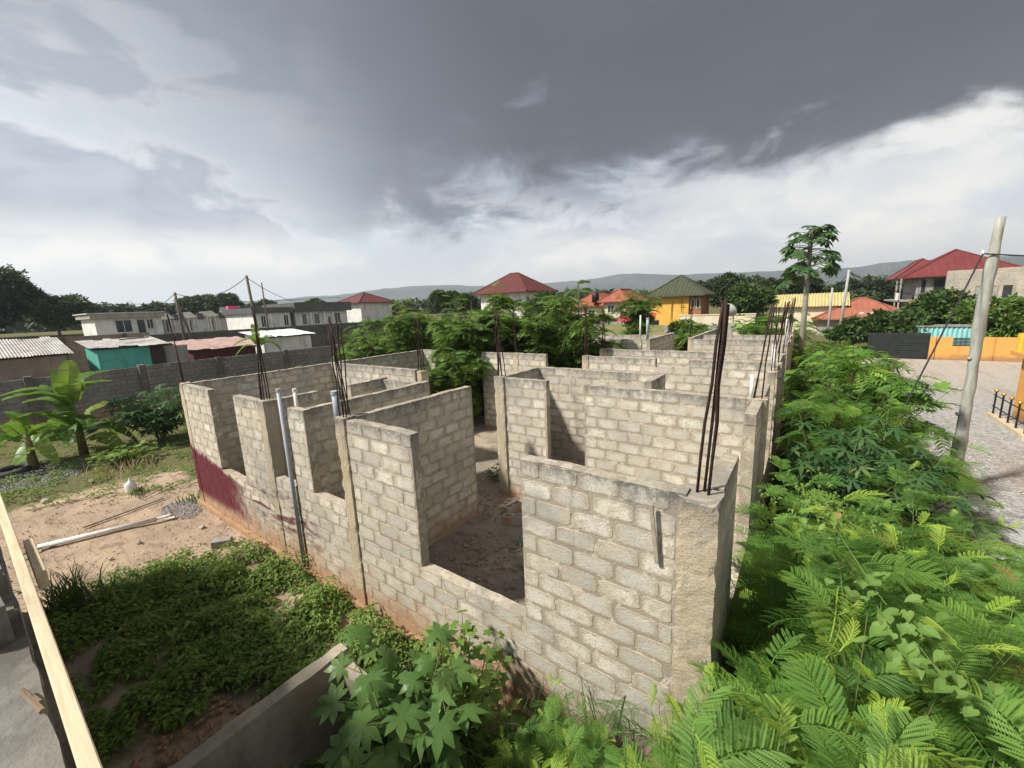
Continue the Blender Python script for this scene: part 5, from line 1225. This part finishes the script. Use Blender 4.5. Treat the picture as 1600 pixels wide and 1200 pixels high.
b = bld('orange_wall', 'orange painted boundary wall with a dark louvred panel', 'wall'); walls(b, 7.5, 42.3, 8.65, 42.5, -0.1, 1.66, M_ORG); walls(b, 8.65, 42.31, 9.95, 42.49, -0.1, 1.02, M_ORG); walls(b, 9.95, 42.3, 14.5, 42.5, -0.1, 1.66, M_ORG)
walls(b, 7.46, 42.2, 7.75, 42.298, -0.1, 1.69, M_ORG, 'pier'); walls(b, 10.6, 42.24, 10.66, 42.298, -0.1, 1.68, M_ORG, 'pier')
for k in range(6): MB().bar((8.66, 42.4, 1.07 + 0.1 * k), (9.94, 42.4, 1.07 + 0.1 * k), 0.05, 0.075).build('louvre_slat', M_GATE, b)
b = bld('turquoise_container', 'turquoise corrugated metal shed just behind the orange wall', 'shed'); mr = MB(); corrugated(mr, (7.6, 48, -0.1), (3.2, 0, 0), (0, 0, 2.15), 0.05, 0.28, 3); mr.build('wall', plain('pale turquoise metal', (0.22, 0.52, 0.46), (0.30, 0.58, 0.62), 1.5, 0.6, 0.05, dirt=0.25), b); walls(b, 7.5, 47.9, 10.9, 50, 2.052, 2.12, M_TIN, 'roof')
b = bld('orange_building', 'orange building corner just inside the right edge', 'building'); walls(b, 6.9, 12, 14, 24.2, -0.1, 6.5, M_ORG)
walls(b, 6.6, 22.6, 6.895, 24.4, 2.45, 2.62, M_ORG, 'balcony')
for k in range(3): walls(b, 6.65, 22.8 + 0.55 * k, 6.77, 23.05 + 0.55 * k, 2.622, 3.3, plain('yellow paint', (0.78, 0.52, 0.06), (0.7, 0.46, 0.06), 2, 0.6, 0.0), 'baluster')
b = bld('black_railing', 'low black railing with gold balls on a pale kerb at the right edge', 'railing'); walls(b, 6.15, 20.5, 6.4, 24.0, -0.1, 0.16, plain('pale kerb', (0.55, 0.47, 0.33), (0.45, 0.38, 0.27), 2, 0.9, 0.1), 'kerb')
for k in range(5):
    q = MB().tube([(6.28, 20.8 + 0.75 * k, 0.15), (6.28, 20.8 + 0.75 * k, 1.02)], 0.03, 8).build('post', M_BLACK, b); bm = bmesh.new(); bmesh.ops.create_icosphere(bm, subdivisions=2, radius=0.07); o = bm_obj(bm, 'ball', plain('gold paint', (0.55, 0.38, 0.10), (0.4, 0.27, 0.08), 5, 0.35, 0.0, 0.6), q, True); o.location = (6.28, 20.8 + 0.75 * k, 1.08)
for z in (0.45, 0.88): MB().tube([(6.28, 20.6, z), (6.28, 24.0, z)], 0.02, 6).build('rail', M_BLACK, b)

# ================================================================== poles and cables
M_POLE = plain('grey weathered pole', (0.40, 0.40, 0.35), (0.25, 0.25, 0.22), 2.2, 0.9, 0.6, stretch=(5, 5, 0.8), bscale=14); M_CABLE = plain('black cable', (0.02, 0.02, 0.022), (0.03, 0.03, 0.03), 5, 0.6, 0.0)
pz = empty('service_pole', (3.34, 14.5, 0), 0, 'stout grey wooden service pole standing on the gravel at right', 'pole')
P = []; rad = []
for i in range(25):
    f = i / 24; P.append((0.02 * math.sin(f * 7) + 0.06 * f, 0.02 * math.cos(f * 5), 6.75 * f - 0.1)); rad.append(0.122 - 0.03 * f + 0.016 * max(0, math.sin(f * 31 + 1)) ** 6 + 0.012 * math.sin(f * 11))
MB().tube(P, rad, 14).rough(0.018, 2.2, 3).build('shaft', M_POLE, pz, smooth=True)
for (a, z) in ((0.3, 1.5), (2.6, 2.6), (4.0, 3.4), (5.6, 4.7), (1.2, 5.6), (3.4, 2.0)):
    MB().tube([(0.09 * math.cos(a), 0.09 * math.sin(a), z), (0.14 * math.cos(a), 0.14 * math.sin(a), z + 0.04)], [0.05, 0.025], 7).build('knot', M_POLE, pz, smooth=True)
MB().tube([(-0.12, -0.02, 5.78), (-0.12, -0.02, 5.95)], 0.03, 8).build('insulator', M_WHITE, pz)
def sag(a, b, s, n=14): return [Vector(a).lerp(Vector(b), i / n) + Vector((0, 0, -s * 4 * (i / n) * (1 - i / n))) for i in range(n + 1)]
def cable(a, b, s, r, label, name='cable'): tag(MB().tube(sag(a, b, s), r, 6).build(name, M_CABLE), label, 'cable', 'overhead cables')
cable((3.22, 14.4, 5.86), (6.8, 13.9, 5.35), 0.05, 0.016, 'thick black cable from the grey pole to the orange building')
cable((3.21, 14.45, 5.86), (1.75, 11.4, 2.62), 0.02, 0.016, 'thick black cable slanting from the grey pole down into the shrubs')
def upole(x, y, z1, r, label, lean=(0, 0), arm=None, brace=None, z0=None):
    z0 = gz(x, y) if z0 is None else z0; p = empty('utility_pole', (x, y, z0), 0, label, 'pole', 'utility poles'); MB().tube([(0, 0, -0.2), (lean[0] * 0.5, lean[1] * 0.5, (z1 - z0) / 2), (lean[0], lean[1], z1 - z0)], [r, r * 0.9, r * 0.75], 9).rough(0.02, 1.5, x).build('shaft', M_POLE if x > 0 else M_BARK, p, smooth=True)
    if brace: MB().tube([(brace[0], brace[1], -0.2), (lean[0], lean[1], (z1 - z0) * 0.88)], r * 0.8, 8).build('brace', M_BARK, p, smooth=True)
    if arm: MB().bar((lean[0] - 0.6, lean[1] - 0.3, z1 - z0 - 0.3), (lean[0] + 0.6, lean[1] + 0.3, z1 - z0 - 0.3), 0.09, 0.09).build('cross_arm', M_BARK, p)
upole(-50, 14.2, 7.8, 0.14, 'dark utility pole with a slanted brace beyond the shacks', (0, -0.15), None, (0.0, 1.1)); upole(-44, 18.5, 9.1, 0.15, 'tallest utility pole at left, behind the white shack', (-0.2, -0.25))
upole(2.8, 55, 7.4, 0.15, 'leaning grey pole carrying many cables behind the orange roof', (0.3, 0)); upole(1.9, 55.5, 5.7, 0.12, 'shorter grey pole beside the leaning one'); upole(-27.5, 55.4, 8.3, 0.13, 'slim pole beside the palm in the centre distance')
upole(-58, 25.6, 9.5, 0.10, 'thin far pole above the grey-roofed bungalow')
cable((-44.2, 18.25, 9.0), (-50, 14.05, 7.7), 1.0, 0.03, 'sagging cable between the two poles at left'); cable((-50, 14.05, 7.7), (-72, 15.6, 6.6), 0.6, 0.03, 'cable running from the braced pole to the white bungalow')
cable((-44.2, 18.25, 8.9), (-66, 36, 7.2), 0.8, 0.03, 'cable from the tallest left pole towards the grey-roofed bungalow'); cable((-120, 6, 9.4), (-95, 60, 9.2), 0.6, 0.05, 'long far cable across the left sky')
for i, (e, s, lab) in enumerate((((10.8, 72, 6.2), 0.8, 'cable from the leaning pole to the red-roofed shell house'), ((7.5, 59, 2.9), 0.3, 'cable from the leaning pole down to the orange roof'), ((12.0, 59.9, 4.6), 0.9, 'cable from the leaning pole to the bare block building'), ((14, 59.9, 4.2), 1.1, 'lower cable from the leaning pole to the bare block building'), ((1.9, 55.5, 5.6), 0.1, 'short cable between the two grey poles'))): cable((3.1, 55, 7.25 - 0.05 * i), e, s, 0.03, lab)

# ================================================================== background trees, hills, haze
def leafy_tree(x, y, h, rx, rz, n, label, seed, mat, lobes=9, leaf=0.35, name='tree', group='background trees', zc=0.62, trunk=0.2, z0=None):
    """trunk with limbs and a crown made of many leaf clumps in uneven lobes"""
    rs = random.Random(seed * 19 + 1); z0 = gz(x, y) - 0.1 if z0 is None else z0; p = empty(name, (x, y, z0), 0, label, 'tree', group); mb = MB(); Ms = []
    mb.tube([(0, 0, 0), (0.1, 0, h * 0.3), (0, 0.1, h * 0.6)], [trunk, trunk * 0.8, trunk * 0.5], 8, False); L = []
    for k in range(lobes):
        a = 6.28 * k / lobes + rs.uniform(-0.4, 0.4); q = rs.uniform(0.15, 0.62); L.append((Vector((math.cos(a) * rx * q, math.sin(a) * rx * q, h * zc + rs.uniform(-0.5, 0.55) * rz)), rs.uniform(0.36, 0.58)))
        mb.tube([(0, 0, h * 0.35), tuple(L[-1][0] * 0.5 + Vector((0, 0, h * 0.2))), tuple(L[-1][0])], [trunk * 0.45, trunk * 0.3, trunk * 0.1], 6, False)
    for i in range(n):
        c, s = rs.choice(L); d = Vector((rs.gauss(0, 1), rs.gauss(0, 1), rs.gauss(0, 1))).normalized(); u = rs.random() ** 0.35
        q = c + Vector((d.x * rx * s * u, d.y * rx * s * u, d.z * rz * s * 1.1 * u)); q += mnoise.noise_vector(q * 0.9 + Vector((seed, 0, 0))) * 0.25 * rx * 0.5
        if q.z < h * 0.08: continue
        Ms.append(aim(q, d + Vector((rs.uniform(-0.8, 0.8), rs.uniform(-0.8, 0.8), rs.uniform(-0.6, 0.5))), rs.uniform(-1, 1), rs.uniform(0.7, 1.4)))
    mb.build('trunk', M_BARK, p, smooth=True); join_leaves('crown', clump(leaf, seed), Ms, mat, p, seed); return p
_cl = {}
def clump(s, seed=0):
    if s not in _cl:
        out = []
        for k in range(3):
            r = random.Random(k + 5); V = []; F = []
            for j in range(4):
                a = 6.28 * j / 4 + r.uniform(-0.5, 0.5); M = aim((0, 0, 0), (math.cos(a), math.sin(a), r.uniform(-0.3, 0.6)), r.uniform(-0.6, 0.6), 1.0); A, B = simple_leaf(s, s * 0.5, 0.3); o = len(V); V += [tuple(M @ Vector(v)) for v in A.tolist()]; F += [tuple(i + o for i in f) for f in B.tolist()]
            out.append((np.array(V, dtype=np.float32), np.array(F, dtype=np.int32)))
        _cl[s] = out
    return _cl[s]
T = leafy_tree
T(-100, 5, 9.8, 6.5, 4.6, 7000, 'large dark evergreen at the left edge', 1, M_DARK, 12, 0.5); T(-98, 11.5, 7.6, 4.8, 3.6, 5500, 'dark evergreen beside the white bungalow', 2, M_DARK, 11, 0.5); T(-104, -3, 8.6, 6, 4, 4500, 'dark evergreen cut by the left edge', 3, M_DARK, 10, 0.5)
T(-150, 28, 6.8, 6.5, 2.6, 4000, 'spreading tree behind the white bungalow', 4, M_DARK, 11, 0.7); T(-146, 38, 6.2, 5, 2.4, 3200, 'smaller spreading tree above the bungalow roof', 5, M_DARK, 10, 0.7)
T(-134, 42, 7.6, 5, 2.8, 4000, 'round-topped tree left of the tall pole', 6, M_DARK, 10, 0.7); T(-128, 47, 7.6, 4.6, 2.8, 3600, 'round-topped tree right behind the sagging cable', 7, M_DARK, 10, 0.7); T(-120, 52, 6.0, 4, 2.0, 2600, 'low tree beside the pink gable', 8, M_DARK, 9, 0.7); T(-108, 60, 5.6, 4, 2.0, 2500, 'low far tree above the grey roof', 9, M_MIDG, 9, 0.7)
T(-62, 63, 5.6, 3.4, 2.2, 2500, 'green tree right of the small red roof', 10, M_MIDG, 9, 0.6); T(-54, 60, 5.4, 2.8, 2.0, 2200, 'green tree left of the white villa', 11, M_MIDG, 9, 0.5); T(-30, 50, 5.6, 3.0, 2.4, 2400, 'leafy tree right of the white villa', 12, M_MIDG, 9, 0.45)
T(-9.8, 67, 7.0, 2.6, 2.2, 3000, 'dark tree beside the yellow house', 13, M_DARK, 10, 0.5); T(-6, 62, 5.6, 3.6, 2.2, 2600, 'bushy tree right of the yellow house', 14, M_MIDG, 9, 0.5); T(-1.5, 70, 6.0, 3.4, 2.2, 2200, 'dark tree behind the papaya', 15, M_DARK, 9, 0.5)
for i, (x, y, h) in enumerate(((3, 92, 5.6), (8, 96, 6.0), (-4, 100, 5.2), (-12, 105, 5.0), (13, 100, 6.4), (-20, 108, 5.2))): T(x, y, h, 5.5, 2.8, 2200, 'dark tree in the far belt, ' + ('left of the leaning pole', 'right of the leaning pole', 'behind the yellow roof', 'above the cream wall', 'behind the red-roofed shell house', 'beyond the yellow house')[i], 20 + i, M_DARK, 9, 0.6)
T(9.8, 56, 4.6, 3.6, 2.2, 4200, 'rounded green bush above the turquoise shed', 30, M_MIDG, 11, 0.4, 'bush'); T(14.0, 53, 3.8, 4.0, 2.0, 4500, 'feathery dark bush right of the grey pole', 31, M_FERN_D, 11, 0.4, 'bush'); T(6.4, 50.5, 3.0, 2.6, 1.6, 3000, 'dense bush behind the steel gate', 32, M_MIDG, 10, 0.35, 'bush'); T(3.0, 47, 2.6, 1.6, 1.2, 2200, 'bush left of the steel gate', 33, M_MIDG, 9, 0.35, 'bush'); T(-7.5, 34, 3.4, 2.0, 1.6, 2400, 'bush behind the rear rooms', 35, M_FERN_D, 9, 0.3, 'bush')
# papaya and palm
def crown_tree(x, y, h, label, seed, name, trunk_r, leaves, stalk, VFs, mat, size, drop=0.5, tm=M_PSTEM, zspan=0.28, lean=(0, 0)):
    rs = random.Random(seed); z0 = gz(x, y) - 0.1; p = empty(name, (x, y, z0), 0, label, 'tree'); mb = MB(); mb.tube([(0, 0, 0), (lean[0] * 0.4, lean[1] * 0.4, h * 0.5), (lean[0], lean[1], h)], [trunk_r, trunk_r * 0.85, trunk_r * 0.6], 10); mb.build('trunk', tm, p, smooth=True); ms = [tmpl_mesh('leaf', v, mat) for v in VFs]; st = MB()
    for i in range(leaves):
        f = rs.random(); z = h * (1 - zspan * f); a = i * 2.4 + rs.uniform(-0.3, 0.3); el = rs.uniform(0.2, 0.9) - 0.9 * f; l = stalk * rs.uniform(0.7, 1.1) * (0.6 + 0.6 * f if zspan > 0.1 else 1); o = Vector((math.cos(a), math.sin(a), el)).normalized(); b = Vector((lean[0], lean[1], z)); e = b + o * l + Vector((0, 0, -0.12 * l))
        st.tube([b, b + o * l * 0.5 + Vector((0, 0, 0.03)), e], [0.022, 0.016, 0.01], 5, False); place(ms, aim(e, Vector((o.x, o.y, o.z * 0.5 - drop * rs.uniform(0.4, 1.2))), rs.uniform(-0.5, 0.5), rs.uniform(*size)), p, rs)
    st.build('leaf_stalks', M_STEM, p); return p
PAP = [palmate(s, 8, 0.5, 0.22, 0.20, 320, 0.5) for s in (41, 42, 43)]
crown_tree(-0.15, 26.2, 8.35, 'tall papaya tree standing above the end of the side wall', 3, 'papaya_tree', 0.15, 70, 1.15, PAP, M_CASS, (0.8, 1.1), 0.40, zspan=0.24)
def frond(seed, L=2.0):
    r = random.Random(seed); V = []; F = []
    for i in range(22):
        t = 0.12 + 0.88 * i / 22; c = Vector((0, L * t, L * (0.25 * math.sin(t * 2) - 0.5 * t ** 2.2)))
        for s in (-1, 1):
            l = 0.5 * math.sin(math.pi * (0.15 + 0.75 * t)); e = c + Vector((s * l * 0.85, l * 0.5, -0.35 * l)); o = len(V); V.extend((c + Vector((0, -0.03, 0)), c + Vector((0, 0.03, 0)), e, c.lerp(e, 0.5) + Vector((0, -0.04, 0.02)))); F.append((o, o + 1, o + 2, o + 3))
    return np.array([tuple(v) for v in V], dtype=np.float32), np.array(F, dtype=np.int32)
FRD = [frond(1), frond(2, 1.8)]
crown_tree(-31.6, 64.5, 5.2, 'palm tree in the centre distance right of the white villa', 7, 'palm_tree', 0.18, 26, 0.3, FRD, M_MIDG, (0.9, 1.2), 0.1, M_BARK, 0.06); crown_tree(-50.5, 58, 5.0, 'small palm between the leucaena trees', 8, 'palm_tree', 0.16, 22, 0.25, FRD, M_MIDG, (0.8, 1.1), 0.0, M_BARK, 0.06); crown_tree(5.6, 76, 3.6, 'palm beneath the dark tree belt right of the leaning pole', 9, 'palm_tree', 0.18, 24, 0.3, FRD, M_MIDG, (1.0, 1.3), 0.1, M_BARK, 0.06)
# far belt of vegetation and the ridge of hills
def belt():
    rs = random.Random(5); Ms = []
    for i in range(26000):
        a = R(rs.uniform(60, 185)); r = 150 + 900 * rs.random() ** 1.6; x, y = r * math.cos(a), r * math.sin(a); hh = 5.2 + 3.0 * mnoise.noise(Vector((x * 0.02, y * 0.02, 1))); z = gz(x, y) + rs.random() ** 0.7 * max(1.0, hh) * 0.8
        Ms.append(aim((x, y, z), (rs.gauss(0, 1), rs.gauss(0, 1), rs.gauss(0, 0.6)), rs.uniform(-1, 1), (0.8 + r / 260) * rs.uniform(0.7, 1.3)))
    o = join_leaves('distant_woods', clump(1.6), Ms, M_DARK, None, 4); tag(o, 'far belt of low trees under the hills', 'woods')
belt()
def hills():
    ctl = [(40, 95), (78, 150), (82, 165), (88, 148), (92, 158), (98, 172), (103, 178), (110, 205), (116, 182), (122, 165), (128, 165), (136, 190), (142, 172), (150, 135), (157, 110), (168, 80), (185, 45), (215, 30)]
    def hz(deg):
        for (a, b), (c, d) in zip(ctl, ctl[1:]):
            if a <= deg <= c: f = (deg - a) / (c - a); f = f * f * (3 - 2 * f); return b + (d - b) * f
        return 30
    V = []; F = []; na, nr = 260, 14
    for i in range(na + 1):
        deg = 40 + 175 * i / na; a = R(deg); H = hz(deg)
        for j in range(nr + 1):
            f = j / nr; r = 2300 + 1700 * f; x, y = r * math.cos(a), r * math.sin(a); s = math.sin(math.pi * min(1, f * 1.15) * 0.5) ** 1.3 if f < 0.87 else 1 - 0.25 * (f - 0.87) / 0.13
            z = H * 1.18 * s * (1 + 0.06 * mnoise.noise(Vector((x * 0.0035, y * 0.0035, 1)))) + 7 * s * mnoise.noise(Vector((x * 0.010, y * 0.010, 4))) + 5 * s * mnoise.noise(Vector((x * 0.03, y * 0.03, 2)))
            V.append((x, y, z - 6))
    for i in range(na):
        for j in range(nr): q = i * (nr + 1) + j; F.append((q, q + nr + 1, q + nr + 2, q + 1))
    m, t = newmat('wooded hillside'); p = t.pos(); c = t.mix(t.ss(t.noise(p, 0.012, 6, 0.65), 0.35, 0.65), (0.020, 0.034, 0.018), (0.050, 0.062, 0.036))  # cloud shadow over the ridge is put into these darkened forest tones
    v = t.voro(p, 0.045, 'F1', 'Distance'); town = t.ss(t.noise(t.vmath('ADD', p, (900, 0, 0)), 0.0022, 3, 0.5), 0.5, 0.62)
    c = t.mix(t.math('MULTIPLY', t.math('LESS_THAN', v, 0.24), t.math('MULTIPLY', town, 0.9)), c, (0.50, 0.46, 0.41)); t.pbr(c, 1.0, None, 0, 0.0)
    o = link(bpy.data.objects.new('hills', mesh_np('hills', V, F, m, True))); o['kind'] = 'structure'
hills()
def haze():
    m, t = newmat('haze'); v = t.n('ShaderNodeVolumePrincipled'); v.inputs['Color'].default_value = (0.80, 0.89, 1.0, 1); v.inputs['Density'].default_value = 0.00026; v.inputs['Anisotropy'].default_value = 0.2
    o = t.n('ShaderNodeOutputMaterial'); t.t.links.new(v.outputs[0], o.inputs['Volume'])
    b = MB().box(-5000, -5000, -8, 5000, 5000, 300).build('haze', m); b['kind'] = 'stuff'
haze()
